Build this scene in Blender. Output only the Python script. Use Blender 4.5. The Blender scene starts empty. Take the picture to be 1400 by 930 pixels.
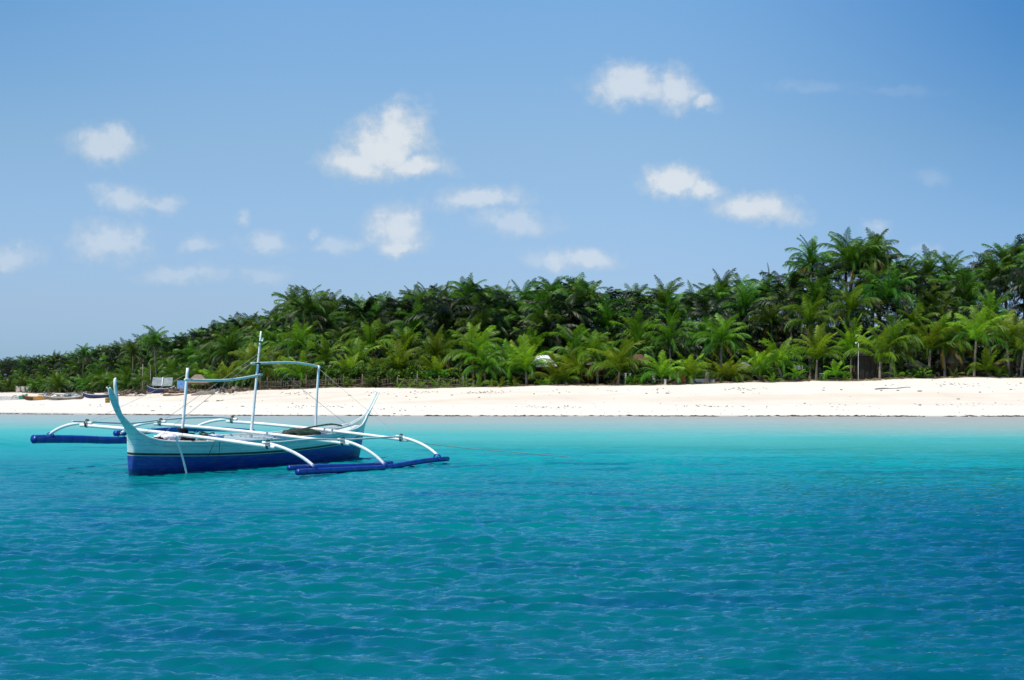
import bpy, math, random
import numpy as np
from mathutils import Vector, Matrix, noise as mnoise

random.seed(11)
RNG = np.random.default_rng(5)
C = bpy.context.scene.collection
R = math.radians
CAM_H, FPX, HY = 2.2, 2500.0, 528.0      # camera height above the water, focal length and horizon row of the photograph

# ------------------------------------------------------------------ helpers
class MB:
    """collects faces; build() links them as ONE mesh object"""
    def __init__(s):
        s.v, s.f, s.m, s.a = [], [], [], []
    def add(s, verts, faces, mat=0, attr=(0, 0, 0, 1)):
        o = len(s.v)
        s.v.extend([tuple(p) for p in verts])
        s.f.extend([tuple(i + o for i in f) for f in faces])
        s.m.extend([mat] * len(faces))
        s.a.extend([attr] * len(verts))
        return s
    def tube(s, pts, rad, n=8, mat=0, attr=(0, 0, 0, 1), caps=True):
        pts = [Vector(p) for p in pts]
        k = len(pts)
        rad = [rad] * k if isinstance(rad, (int, float)) else list(rad)
        V, F = [], []
        ref = None
        for i, p in enumerate(pts):
            d = (pts[min(i + 1, k - 1)] - pts[max(i - 1, 0)]).normalized()
            if ref is None:
                ref = d.orthogonal().normalized()
            ref = (ref - d * ref.dot(d)).normalized()
            b = d.cross(ref)
            for j in range(n):
                t = 2 * math.pi * j / n
                V.append(p + (ref * math.cos(t) + b * math.sin(t)) * rad[i])
        for i in range(k - 1):
            for j in range(n):
                a, b2 = i * n + j, i * n + (j + 1) % n
                F.append((a, b2, b2 + n, a + n))
        if caps:
            F.append(tuple(reversed(range(n))))
            F.append(tuple(range((k - 1) * n, k * n)))
        return s.add(V, F, mat, attr)
    def box(s, c, size, rot=(0, 0, 0), mat=0, attr=(0, 0, 0, 1), bev=0.0):
        from mathutils import Euler
        M = Euler(rot).to_matrix()
        hx, hy, hz = [d / 2 for d in size]
        b = min(bev, hx * .45, hy * .45, hz * .45)
        if b <= 0:
            P = [(x * hx, y * hy, z * hz) for z in (-1, 1) for y in (-1, 1) for x in (-1, 1)]
            F = [(0, 2, 3, 1), (4, 5, 7, 6), (0, 1, 5, 4), (2, 6, 7, 3), (0, 4, 6, 2), (1, 3, 7, 5)]
        else:
            P, F = [], []
            ring = [(-1, -1), (1, -1), (1, 1), (-1, 1)]
            lay = [(-hz, b), (-hz + b, 0), (hz - b, 0), (hz, b)]
            for z, ins in lay:
                for (sx, sy) in ring:
                    P += [(sx * (hx - ins - (b if sx * sy > 0 else 0)), sy * (hy - ins - (0 if sx * sy > 0 else b)), z),
                          (sx * (hx - ins - (0 if sx * sy > 0 else b)), sy * (hy - ins - (b if sx * sy > 0 else 0)), z)]
            for i in range(3):
                for j in range(8):
                    a, c2 = i * 8 + j, i * 8 + (j + 1) % 8
                    F.append((a, c2, c2 + 8, a + 8))
            F.append(tuple(reversed(range(8)))); F.append(tuple(range(24, 32)))
        c = Vector(c)
        return s.add([c + M @ Vector(p) for p in P], F, mat, attr)
    def mesh(s, name, mats, smooth=True):
        me = bpy.data.meshes.new(name)
        me.from_pydata(s.v, [], s.f)
        for m in (mats if isinstance(mats, (list, tuple)) else [mats]):
            me.materials.append(m)
        me.polygons.foreach_set('material_index', s.m)
        me.polygons.foreach_set('use_smooth', [smooth] * len(s.f))
        at = me.attributes.new('tint', 'FLOAT_COLOR', 'POINT')
        at.data.foreach_set('color', np.array(s.a, dtype=np.float32).ravel())
        me.update()
        return me
    def build(s, name, mats, parent=None, smooth=True):
        return link(name, s.mesh(name, mats, smooth), parent)

def link(name, data, parent=None):
    o = bpy.data.objects.new(name, data)
    C.objects.link(o)
    if parent: o.parent = parent
    return o
def tag(o, label=None, cat=None, group=None, kind=None):
    if label: o['label'] = label
    if cat: o['category'] = cat
    if group: o['group'] = group
    if kind: o['kind'] = kind
    return o
def thing(name, label, cat, loc=(0, 0, 0), rz=0.0, group=None, scale=1.0):
    o = link(name, None)
    o.location = loc; o.rotation_euler = (0, 0, rz); o.scale = (scale,) * 3
    o.empty_display_size = .2
    return tag(o, label, cat, group)
def grid_mesh(name, P, nr, nc, mat, smooth=True):
    """P: (nr*nc,3) array"""
    me = bpy.data.meshes.new(name)
    i = np.arange(nr - 1)[:, None] * nc + np.arange(nc - 1)[None, :]
    F = np.stack([i, i + 1, i + 1 + nc, i + nc], -1).reshape(-1, 4)
    me.vertices.add(len(P)); me.vertices.foreach_set('co', P.astype(np.float32).ravel())
    me.loops.add(F.size); me.loops.foreach_set('vertex_index', F.astype(np.int32).ravel())
    me.polygons.add(len(F))
    me.polygons.foreach_set('loop_start', np.arange(0, F.size, 4, dtype=np.int32))
    me.polygons.foreach_set('loop_total', np.full(len(F), 4, dtype=np.int32))
    me.polygons.foreach_set('use_smooth', np.full(len(F), smooth))
    me.update(calc_edges=True)
    me.materials.append(mat)
    return me

# ------------------------------------------------------------------ materials
class NT:
    def __init__(s, tree): s.t = tree
    def n(s, typ, **kw):
        nd = s.t.nodes.new(typ)
        for k, v in kw.items(): setattr(nd, k, v)
        return nd
    def l(s, a, b): s.t.links.new(a, b)
    def val(s, x, sock):
        if isinstance(x, (int, float)): sock.default_value = x
        elif isinstance(x, (tuple, list)): sock.default_value = x
        else: s.l(x, sock)
    def math(s, op, a, b=0.0, c=0.0, clamp=False):
        nd = s.n('ShaderNodeMath', operation=op, use_clamp=clamp)
        s.val(a, nd.inputs[0]); s.val(b, nd.inputs[1]); s.val(c, nd.inputs[2])
        return nd.outputs[0]
    def vmath(s, op, a, b=(0, 0, 0), scale=None):
        nd = s.n('ShaderNodeVectorMath', operation=op)
        s.val(a, nd.inputs[0]); s.val(b, nd.inputs[1])
        if scale is not None: s.val(scale, nd.inputs['Scale'])
        return nd.outputs['Value'] if op in ('LENGTH', 'DOT_PRODUCT') else nd.outputs[0]
    def noise(s, vec, scale, detail=3, rough=.55):
        nd = s.n('ShaderNodeTexNoise'); nd.inputs['Scale'].default_value = scale
        nd.inputs['Detail'].default_value = detail; nd.inputs['Roughness'].default_value = rough
        if vec is not None: s.l(vec, nd.inputs['Vector'])
        return nd
    def ramp(s, fac, stops, interp='LINEAR'):
        nd = s.n('ShaderNodeValToRGB'); cr = nd.color_ramp; cr.interpolation = interp
        while len(cr.elements) < len(stops): cr.elements.new(0.5)
        for e, (p, c) in zip(cr.elements, stops):
            e.position = p; e.color = tuple(c) + (1,) if len(c) == 3 else c
        s.val(fac, nd.inputs[0]); return nd.outputs[0]
    def mix(s, fac, a, b, blend='MIX'):
        nd = s.n('ShaderNodeMix', data_type='RGBA', blend_type=blend, clamp_factor=True)
        s.val(fac, nd.inputs[0])
        s.val(tuple(a) + (1,) if isinstance(a, tuple) and len(a) == 3 else a, nd.inputs[6])
        s.val(tuple(b) + (1,) if isinstance(b, tuple) and len(b) == 3 else b, nd.inputs[7])
        return nd.outputs[2]
    def smooth(s, x, lo, hi, a=0.0, b=1.0):
        nd = s.n('ShaderNodeMapRange', interpolation_type='SMOOTHSTEP')
        s.val(x, nd.inputs[0]); s.val(lo, nd.inputs[1]); s.val(hi, nd.inputs[2]); s.val(a, nd.inputs[3]); s.val(b, nd.inputs[4])
        return nd.outputs[0]
    def bump(s, h, strength=.3, dist=.02):
        nd = s.n('ShaderNodeBump'); nd.inputs['Strength'].default_value = strength; nd.inputs['Distance'].default_value = dist
        s.l(h, nd.inputs['Height']); return nd.outputs[0]

def new_mat(name):
    m = bpy.data.materials.new(name); m.use_nodes = True
    m.node_tree.nodes.clear()
    T = NT(m.node_tree)
    return m, T, T.n('ShaderNodeOutputMaterial')

def surf(name, col, rough=.6, var=.25, scale=3.0, dirt=None, bump=.15, bscale=25.0, spec=.3, stretch=(1, 1, 1)):
    """painted / wooden / stone surface with weathering"""
    m, T, out = new_mat(name)
    co = T.n('ShaderNodeTexCoord').outputs['Object']
    mp = T.n('ShaderNodeMapping'); mp.inputs['Scale'].default_value = stretch; T.l(co, mp.inputs[0]); co = mp.outputs[0]
    n1 = T.noise(co, scale, 5, .6); n2 = T.noise(co, bscale, 4, .6)
    dk = tuple(c * (1 - var) for c in col); lt = tuple(min(1, c * (1 + var * .6)) for c in col)
    c = T.mix(T.smooth(n1.outputs['Fac'], .3, .7), dk, lt)
    if dirt:
        c = T.mix(T.smooth(T.noise(co, scale * 2.7, 6, .7).outputs['Fac'], .55, .75, 0, .7), c, dirt)
    p = T.n('ShaderNodeBsdfPrincipled')
    T.l(c, p.inputs['Base Color']); p.inputs['Roughness'].default_value = rough
    p.inputs['Specular IOR Level'].default_value = spec
    if bump: T.l(T.bump(n2.outputs['Fac'], bump, .02), p.inputs['Normal'])
    T.l(p.outputs[0], out.inputs[0])
    return m

def leafmat(name, young, old, dry, transl=.28, rough=.42, sat=1.0):
    """frond / leaf: tint.r = age (0 young .. 1 dry), tint.g = brightness"""
    m, T, out = new_mat(name)
    at = T.n('ShaderNodeAttribute', attribute_name='tint')
    sp = T.n('ShaderNodeSeparateColor'); T.l(at.outputs['Color'], sp.inputs[0])
    rnd = T.n('ShaderNodeObjectInfo').outputs['Random']
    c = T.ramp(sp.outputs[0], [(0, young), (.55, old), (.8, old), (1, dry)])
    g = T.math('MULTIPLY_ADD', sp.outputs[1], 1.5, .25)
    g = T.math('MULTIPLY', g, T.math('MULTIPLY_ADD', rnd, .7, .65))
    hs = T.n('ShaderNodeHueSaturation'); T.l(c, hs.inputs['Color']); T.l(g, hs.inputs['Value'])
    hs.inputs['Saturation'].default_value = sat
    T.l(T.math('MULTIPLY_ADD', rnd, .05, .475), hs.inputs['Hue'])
    p = T.n('ShaderNodeBsdfPrincipled'); T.l(hs.outputs[0], p.inputs['Base Color'])
    p.inputs['Roughness'].default_value = rough; p.inputs['Specular IOR Level'].default_value = .25
    tr = T.n('ShaderNodeBsdfTranslucent')
    T.l(T.mix(1.0, hs.outputs[0], (1.0, 1.0, .45), 'MULTIPLY'), tr.inputs[0])
    mx = T.n('ShaderNodeMixShader'); mx.inputs[0].default_value = transl
    T.l(p.outputs[0], mx.inputs[1]); T.l(tr.outputs[0], mx.inputs[2]); T.l(mx.outputs[0], out.inputs[0])
    return m

M = {}
M['frond'] = leafmat('frond_leaf', (.115, .23, .012), (.014, .058, .006), (.19, .115, .02))  # young and old tones spread wider, painting lit tops and shaded lower fronds
M['frond_young'] = leafmat('young_frond_leaf', (.25, .38, .014), (.075, .19, .012), (.25, .16, .025), transl=.42)
M['bush'] = leafmat('bush_leaf', (.13, .25, .018), (.045, .12, .014), (.12, .09, .03), transl=.3)
M['tree'] = leafmat('broad_leaf', (.06, .13, .016), (.022, .065, .012), (.08, .07, .025), transl=.25)
M['under'] = leafmat('undergrowth_leaf', (.028, .06, .004), (.008, .022, .003), (.07, .05, .015), transl=.2)  # dark greens carry the shade under the palms in their colour
M['frond_mid'] = leafmat('bright_frond_leaf', (.175, .31, .014), (.030, .105, .008), (.22, .14, .022), transl=.4)
M['under_frond'] = leafmat('shaded_frond', (.030, .070, .005), (.008, .028, .003), (.07, .05, .014), transl=.3)  # darker copy of the frond leaf, deep-wood shade put into its colour
M['trunk'] = surf('palm_trunk', (.24, .20, .15), .85, .35, 2.0, (.10, .09, .07), .5, 18, .1, (1, 1, 4))
M['bark'] = surf('tree_bark', (.14, .11, .08), .9, .35, 3.0, None, .5, 20, .1)
M['boat_white'] = surf('white_bamboo_paint', (.90, .88, .80), .45, .10, 2.5, (.55, .55, .50), .2, 20, .4)
M['boat_pale'] = surf('pale_teal_paint', (.64, .76, .70), .45, .12, 2.5, (.45, .55, .5), .2, 20, .4)
M['float_blue'] = surf('float_blue_paint', (.006, .048, .30), .35, .25, 2.0, (.02, .07, .45), .25, 14, .5)
M['wood_in'] = surf('inner_planks', (.40, .42, .36), .7, .3, 3.0, (.2, .19, .16), .3, 20, .2)
M['lash'] = surf('dark_lashing', (.05, .045, .04), .9, .3, 20, None, .4, 60, .1)
M['rope'] = surf('old_rope', (.42, .42, .36), .9, .3, 20, None, .4, 60, .1)
M['rope_dark'] = surf('dark_rope', (.10, .11, .08), .9, .3, 20, None, .4, 60, .1)
M['grey_wood'] = surf('driftwood_grey', (.24, .21, .17), .9, .35, 2.5, None, .5, 20, .1)
M['brown_wood'] = surf('brown_wood', (.16, .10, .06), .8, .35, 3, None, .4, 20, .15)
M['bent_pole'] = surf('bare_bent_bamboo', (.16, .13, .07), .6, .3, 4, None, .2, 20, .3)
M['tarp_green'] = surf('dark_green_tarp', (.03, .06, .03), .6, .4, 3, (.06, .06, .04), .4, 9, .3)
M['cloth_white'] = surf('white_cloth', (.80, .78, .80), .85, .08, 5, None, .3, 15, .1)
M['black_cloth'] = surf('black_cloth', (.015, .015, .018), .8, .3, 6, None, .4, 20, .2)
M['thatch'] = surf('weathered_thatch', (.27, .21, .14), .95, .4, 3, (.13, .10, .07), .8, 30, .05, (6, 6, 1))
M['thatch_red'] = surf('rusty_roof', (.13, .075, .05), .9, .35, 3, None, .5, 30, .05)
M['thatch_dark'] = surf('dark_thatch', (.045, .04, .032), .95, .4, 3, None, .8, 30, .05, (6, 6, 1))
M['nipa'] = surf('woven_wall', (.12, .085, .05), .9, .3, 6, None, .4, 30, .05)
M['roof_white'] = surf('white_roof_sheet', (.85, .85, .83), .5, .08, 2, None, .1, 10, .3)
M['maroon'] = surf('maroon_wall', (.10, .015, .02), .7, .25, 3, None, .2, 20, .2)
M['red'] = surf('red_panel', (.42, .02, .03), .6, .25, 3, None, .2, 20, .3)
M['plaster'] = surf('cream_plaster', (.78, .72, .60), .8, .12, 2, (.6, .5, .38), .2, 14, .15)
M['rust_board'] = surf('red_brown_board', (.30, .13, .06), .8, .3, 2, None, .3, 16, .1, (1, 1, .3))
M['tin'] = surf('pale_tin_roof', (.24, .28, .27), .5, .25, 2, (.26, .22, .18), .2, 20, .4)
M['blue_tarp'] = surf('faded_blue_tarp', (.10, .22, .40), .6, .3, 3, None, .3, 10, .3)
M['pink'] = surf('pale_pink_cloth', (.55, .32, .30), .85, .3, 3, None, .3, 10, .1)
M['navy'] = surf('navy_boat_paint', (.015, .03, .12), .5, .3, 2, None, .2, 14, .4)
M['orange'] = surf('ochre_boat_paint', (.50, .26, .05), .55, .25, 2, (.35, .12, .05), .2, 14, .3)
M['seagreen'] = surf('sea_green_boat_paint', (.06, .34, .25), .5, .2, 2, None, .2, 14, .3)
M['hull_white'] = surf('white_boat_paint', (.72, .72, .68), .5, .15, 2, (.5, .48, .42), .2, 14, .3)
M['barrel'] = surf('ochre_barrel', (.30, .22, .04), .5, .3, 3, None, .2, 14, .3)
M['seaweed'] = surf('dry_seaweed', (.05, .045, .028), .95, .4, 8, None, .5, 40, .05)
M['fence_wood'] = surf('weathered_sticks', (.15, .12, .09), .9, .35, 2.5, None, .5, 20, .1)
M['wrack'] = surf('bleached_wrack', (.17, .145, .10), .95, .4, 8, None, .5, 40, .05)
M['leaf_litter'] = surf('leaf_litter', (.20, .15, .09), .95, .5, 2, None, .5, 40, .05)
M['grey_metal'] = surf('grey_lamp_metal', (.62, .62, .60), .45, .1, 3, None, .1, 14, .4)
M['red_thing'] = surf('faded_red_plastic', (.40, .07, .04), .6, .3, 6, None, .2, 14, .3)

# ------------------------------------------------------------------ sun, sky, camera
SUN_EL, SUN_AZ = R(62), R(-128)      # azimuth from +Y, clockwise seen from above: the sun stands over the left shoulder
sd = Vector((math.sin(SUN_AZ) * math.cos(SUN_EL), math.cos(SUN_AZ) * math.cos(SUN_EL), math.sin(SUN_EL)))
sl = bpy.data.lights.new('sun', 'SUN'); sl.energy = 4.6; sl.angle = R(.53); sl.color = (1.0, .95, .87)
so = link('sun', sl); so.rotation_euler = (-sd).to_track_quat('-Z', 'Y').to_euler(); so.location = (0, 0, 60)

W = bpy.data.worlds.new('World'); bpy.context.scene.world = W; W.use_nodes = True
W.node_tree.nodes.clear(); T = NT(W.node_tree)
sky = T.n('ShaderNodeTexSky', sky_type='NISHITA'); sky.sun_disc = False
sky.sun_elevation = SUN_EL; sky.sun_rotation = SUN_AZ
sky.air_density = 1.0; sky.dust_density = .35; sky.ozone_density = 2.5; sky.altitude = 0
d = T.n('ShaderNodeTexCoord').outputs['Generated']
sx = T.n('ShaderNodeSeparateXYZ'); T.l(d, sx.inputs[0])
dy = T.math('MAXIMUM', sx.outputs[1], .05)
U0, V0 = T.math('DIVIDE', sx.outputs[0], dy), T.math('DIVIDE', sx.outputs[2], dy)
cb = T.n('ShaderNodeCombineXYZ'); T.l(U0, cb.inputs[0]); T.l(V0, cb.inputs[1]); uv = cb.outputs[0]
wn = T.noise(uv, 26, 6, .62)
wv = T.vmath('SCALE', T.vmath('SUBTRACT', wn.outputs['Color'], (.5, .5, .5)), scale=.020)
wn2 = T.noise(uv, 95, 4, .6)
wv2 = T.vmath('SCALE', T.vmath('SUBTRACT', wn2.outputs['Color'], (.5, .5, .5)), scale=.008)
uvw = T.vmath('ADD', T.vmath('ADD', uv, wv), wv2)
CL = [(862, 108, 62, 34, .62), (925, 112, 36, 34, .60), (962, 134, 24, 13, .25), (140, 190, 48, 32, .50), (160, 182, 26, 24, .5),
      (548, 168, 42, 50, .76), (525, 192, 66, 44, .74), (490, 212, 55, 30, .62), (575, 222, 52, 18, .42),
      (165, 266, 42, 24, .42), (220, 273, 36, 13, .34), (150, 325, 60, 34, .42), (542, 302, 46, 38, .62), (545, 334, 34, 18, .4),
      (660, 266, 66, 24, .52), (705, 302, 62, 22, .36), (922, 242, 44, 30, .72), (962, 256, 34, 17, .4), (1035, 282, 64, 26, .68),
      (800, 350, 44, 20, .48), (748, 350, 36, 17, .28), (365, 326, 40, 20, .36), (330, 295, 12, 12, .3), (272, 330, 28, 16, .32),
      (1200, 306, 24, 14, .32), (1265, 335, 22, 12, .18), (12, 350, 50, 24, .34), (250, 372, 70, 16, .26), (465, 330, 34, 17, .28),
      (430, 312, 12, 10, .2), (360, 372, 46, 14, .2), (1110, 116, 60, 12, .08), (1230, 125, 60, 10, .06), (1272, 240, 24, 12, .12)]
shape = None; opac = None
for (px, py, rx, ry, inten) in CL:
    cu, cv = (px - 700) / FPX, (HY - py) / FPX
    dv = T.vmath('MULTIPLY', T.vmath('SUBTRACT', uvw, (cu, cv - .25 * ry / FPX, 0)), (FPX / (rx * 1.12), FPX / (ry * 1.1), 0))
    sp_ = T.n('ShaderNodeSeparateXYZ'); T.l(dv, sp_.inputs[0])
    yy = T.math('MAXIMUM', sp_.outputs[1], T.math('MULTIPLY', sp_.outputs[1], -1.2))      # flatter underneath
    ln_ = T.math('SQRT', T.math('MULTIPLY_ADD', yy, yy, T.math('MULTIPLY', sp_.outputs[0], sp_.outputs[0])))
    s_ = T.math('SUBTRACT', 1.0, ln_)
    o_ = T.smooth(ln_, 1.7, .9, 0, inten)
    shape = s_ if shape is None else T.math('MAXIMUM', shape, s_)
    opac = o_ if opac is None else T.math('MAXIMUM', opac, o_)
tex = T.noise(uv, 85, 9, .64)
fld = T.math('MULTIPLY_ADD', T.math('SUBTRACT', tex.outputs['Fac'], .5), 1.3, shape)
alpha = T.math('MULTIPLY', T.smooth(fld, -.20, .66), T.math('MULTIPLY', opac, 1.08), clamp=True)
alpha = T.math('MULTIPLY', alpha, T.smooth(sx.outputs[1], .05, .3))
cshade = T.noise(uv, 38, 5, .6)
ccol = T.mix(T.smooth(T.math('MULTIPLY_ADD', T.math('SUBTRACT', cshade.outputs['Fac'], .5), 1.1, fld), .15, .75), (.60, .69, .78), (.84, .87, .89))
hsv = T.n('ShaderNodeHueSaturation'); hsv.inputs['Saturation'].default_value = 1.0; T.l(sky.outputs[0], hsv.inputs['Color'])
grade = T.ramp(T.math('MULTIPLY', sx.outputs[2], 2.0, clamp=True), [(0, (.50, .80, 1.42)), (.045, (.56, .82, 1.38)), (.086, (.68, .85, 1.29)), (.26, (.90, 1.05, 1.21)), (.41, (.90, 1.19, 1.38)), (.6, (.74, 1.16, 1.62)), (1, (.62, 1.08, 1.60))])
skyc = T.mix(1.0, hsv.outputs[0], grade, 'MULTIPLY')
# upper corners darkened in the sky colour, imitating lens falloff
skyc = T.mix(T.math('MULTIPLY', T.smooth(U0, .04, .36), T.smooth(V0, .0, .24, .2, 1)), skyc, T.mix(1.0, skyc, (.22, .50, .72), 'MULTIPLY'))
skyc = T.mix(T.math('MULTIPLY', T.smooth(U0, -.1, -.36), T.smooth(V0, .08, .24)), skyc, T.mix(1.0, skyc, (.70, .82, .88), 'MULTIPLY'))
b1 = T.n('ShaderNodeBackground'); b1.inputs[1].default_value = .10; T.l(skyc, b1.inputs[0])
b2 = T.n('ShaderNodeBackground'); b2.inputs[1].default_value = .95; T.l(ccol, b2.inputs[0])
ms = T.n('ShaderNodeMixShader'); T.l(alpha, ms.inputs[0]); T.l(b1.outputs[0], ms.inputs[1]); T.l(b2.outputs[0], ms.inputs[2])
wo = T.n('ShaderNodeOutputWorld'); T.l(ms.outputs[0], wo.inputs[0])

cam = bpy.data.cameras.new('camera'); co = link('camera', cam)
co.location = (0, 0, CAM_H); co.rotation_euler = (R(90), 0, 0)
cam.sensor_width = 36; cam.lens = FPX / 1400 * 36; cam.shift_y = (HY - 465) / 1400
cam.clip_start = .1; cam.clip_end = 20000
S = bpy.context.scene; S.camera = co
S.view_settings.view_transform = 'Standard'; S.view_settings.look = 'None'; S.view_settings.exposure = 0; S.view_settings.gamma = 1
S.render.resolution_x, S.render.resolution_y = 1024, 680
S.cycles.sample_clamp_direct = 2.5; S.cycles.max_bounces = 8; S.cycles.transparent_max_bounces = 8; S.cycles.use_denoising = True

# ------------------------------------------------------------------ lie of the land
def ip(x, P):
    P = sorted(P); return np.interp(x, [p[0] for p in P], [p[1] for p in P])
VEG = [(-900, 1400), (-400, 900), (-166, 520), (-112, 400), (-84, 330), (-57, 260), (-38.7, 217), (-26, 187), (-12, 174), (0, 168), (22, 166), (46, 165), (150, 172), (400, 230)]
SHO = [(-900, 700), (-400, 430), (-200, 262), (-100, 178), (-60, 152), (-40, 143), (-20, 135), (0, 131.5), (30, 130.5), (60, 130), (150, 134), (400, 190)]
ZV = [(-900, 1.0), (-166, .9), (-112, .85), (-84, .85), (-57, 1.15), (-38.7, 1.5), (-26, 1.8), (-12, 2.05), (0, 2.1), (10, 2.3), (24, 2.5), (36, 2.9), (46, 2.9), (150, 3.2)]
HILL = [(-900, 3), (-166, 2.5), (-112, 2.6), (-57, 3.2), (-26, 4.4), (-5, 5.2), (15, 5.4), (26, 6.5), (36, 7.5), (44, 7.5), (52, 7.2), (62, 8), (150, 8)]
def veg_y(x): return ip(x, VEG) + .8 * np.sin(x * .31) + .4 * np.sin(x * .83 + 1)
def sho_y(x): return ip(x, SHO) + .5 * np.sin(x * .11 + .5) + .25 * np.sin(x * .37)
def sstep(a, b, x):
    t = np.clip((x - a) / (b - a), 0, 1); return t * t * (3 - 2 * t)
def ground_z(x, y):
    x = np.asarray(x, float); y = np.asarray(y, float)
    ys, yv, zv = sho_y(x), veg_y(x), ip(x, ZV)
    s = (y - ys) / (yv - ys)
    z = zv * (.50 * np.sign(s) * np.abs(s) ** .85 + .50 * sstep(.42, .97, s))
    z = np.where(s < 0, np.maximum(s * 6.0, -4), z)
    back = np.clip(y - yv, 0, None)
    z = z + (ip(x, HILL) - zv) * sstep(2, 48, back) * (back > 0)
    bumps = .035 * np.sin(x * .9 + y * .2) * np.sin(y * .33 + x * .11) + .02 * np.sin(x * 2.3 + 1.3) * np.sin(y * .8)
    bumps = bumps + .07 * np.sin(x * .31 + .8) * sstep(.75, 1.0, s)
    return z + bumps * sstep(.05, .3, s)
def gz(x, y): return float(ground_z(x, y))
def on_ground(px, py, d0=125.0, d1=900.0):
    """the ground point that the photograph shows at this pixel"""
    D = np.arange(d0, d1, .25)
    X = (px - 700) / FPX * D
    ray = CAM_H - (py - HY) * D / FPX
    hit = np.nonzero(ground_z(X, D) >= ray)[0]
    k = hit[0] if len(hit) else len(D) - 1
    return float(X[k]), float(D[k])
def at_depth(px, D):
    x = (px - 700) / FPX * D
    return x, D, gz(x, D)

# beach and the wooded ground behind it
xs = np.unique(np.concatenate([np.linspace(-900, -170, 30), np.linspace(-170, -45, 140), np.linspace(-45, 60, 420), np.linspace(60, 150, 60), np.linspace(150, 600, 20)]))
def sheet(name, rows_of, mat):
    P = []
    for X in xs:
        ys = rows_of(X); z = ground_z(np.full(len(ys), X), ys)
        P.append(np.stack([np.full(len(ys), X), ys, z], 1))
    n = len(P[0])
    o = link(name, grid_mesh(name, np.concatenate(P), len(xs), n, mat))
    return tag(o, kind='structure')
def beach_rows(X):
    a, b = float(sho_y(X)), float(veg_y(X))
    return np.concatenate([np.linspace(a - (b - a) * .6, a, 8)[:-1], np.linspace(a, b + 2.5, 70)])
def hill_rows(X):
    b = float(veg_y(X))
    return b + 2.5 + np.concatenate([np.linspace(0, 60, 40), np.linspace(60, 900, 14)[1:]])

m, T, out = new_mat('pale_coral_sand')
geo = T.n('ShaderNodeNewGeometry'); pos = geo.outputs['Position']
mp = T.n('ShaderNodeMapping'); mp.inputs['Scale'].default_value = (.05, .35, 1); T.l(pos, mp.inputs[0])
band = T.noise(mp.outputs[0], 1.0, 5, .6); fine = T.noise(pos, 3.0, 6, .7); big = T.noise(pos, .12, 3)
sep = T.n('ShaderNodeSeparateXYZ'); T.l(pos, sep.inputs[0])
c = T.mix(T.smooth(band.outputs['Fac'], .38, .62), (.78, .70, .56), (.71, .62, .47))
c = T.mix(T.smooth(sep.outputs[2], .55, .9), (.78, .725, .60), c)
c = T.mix(T.smooth(T.math('ADD', sep.outputs[2], T.math('MULTIPLY', big.outputs['Fac'], .6)), 1.75, 2.2), c, (.78, .72, .58))
c = T.mix(T.smooth(fine.outputs['Fac'], .52, .75, 0, .28), c, (.50, .42, .32))
c = T.mix(T.smooth(sep.outputs[2], .10, .02), c, (.42, .40, .34))
p = T.n('ShaderNodeBsdfPrincipled'); T.l(c, p.inputs['Base Color']); p.inputs['Roughness'].default_value = .95
p.inputs['Specular IOR Level'].default_value = .1
T.l(T.bump(fine.outputs['Fac'], .5, .08), p.inputs['Normal']); T.l(p.outputs[0], out.inputs[0]); M['sand'] = m
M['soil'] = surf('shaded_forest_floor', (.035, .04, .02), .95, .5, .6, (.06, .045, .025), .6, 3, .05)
sheet('beach', beach_rows, M['sand'])
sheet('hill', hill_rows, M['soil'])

# ------------------------------------------------------------------ the sea
def ripple(X, Y):
    Z = np.zeros_like(X)
    g = np.random.default_rng(21)
    gust = .75 + .35 * np.sin(X * .16 + Y * .05 + 1.1 * np.sin(Y * .09)) + .25 * np.sin(Y * .23 - X * .07 + 2)
    step_y = np.gradient(Y[:, 0])[:, None]
    for k in range(84):
        lam = .095 * (1.0345 ** k)
        lam *= g.uniform(.92, 1.08)
        th = R(-98) + g.normal(0, .36 if lam > .45 else .60)
        kk = 2 * math.pi / lam
        steep = .037 if lam < .48 else .037 * (.48 / lam) ** 1.0
        amp = steep * lam / (2 * math.pi) * 1.30 * sstep(1.6, 3.2, lam / step_y)
        ph = g.uniform(0, 6.28)
        arg = kk * (X * math.cos(th) + Y * math.sin(th)) + ph + .5 * np.sin(X * .21 + k) + .5 * np.sin(Y * .17 + 2 * k)
        Z += amp * (np.sin(arg) - .28 * np.cos(2 * arg))
    return Z * gust
ys = [6.0]
while ys[-1] < 136:
    ys.append(ys[-1] + min(.040 + max(0, ys[-1] - 14) * .0030, .20))
ys = np.array(ys)
cols = np.linspace(-1.0, 1.0, 470)
hw = (ys * .30 + 4.5)
X = hw[:, None] * cols[None, :]; Y = np.repeat(ys[:, None], len(cols), 1)
Z = ripple(X, Y)
edge = np.minimum(1, (1 - np.abs(cols)) * 30)[None, :] * np.minimum(1, (ys - 6) / 1.5)[:, None]
sh = sho_y(X) - Y
Z *= edge * (.25 + .75 * sstep(1, 22, sh)) * (.75 + .25 * sstep(90, 20, Y))
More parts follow.
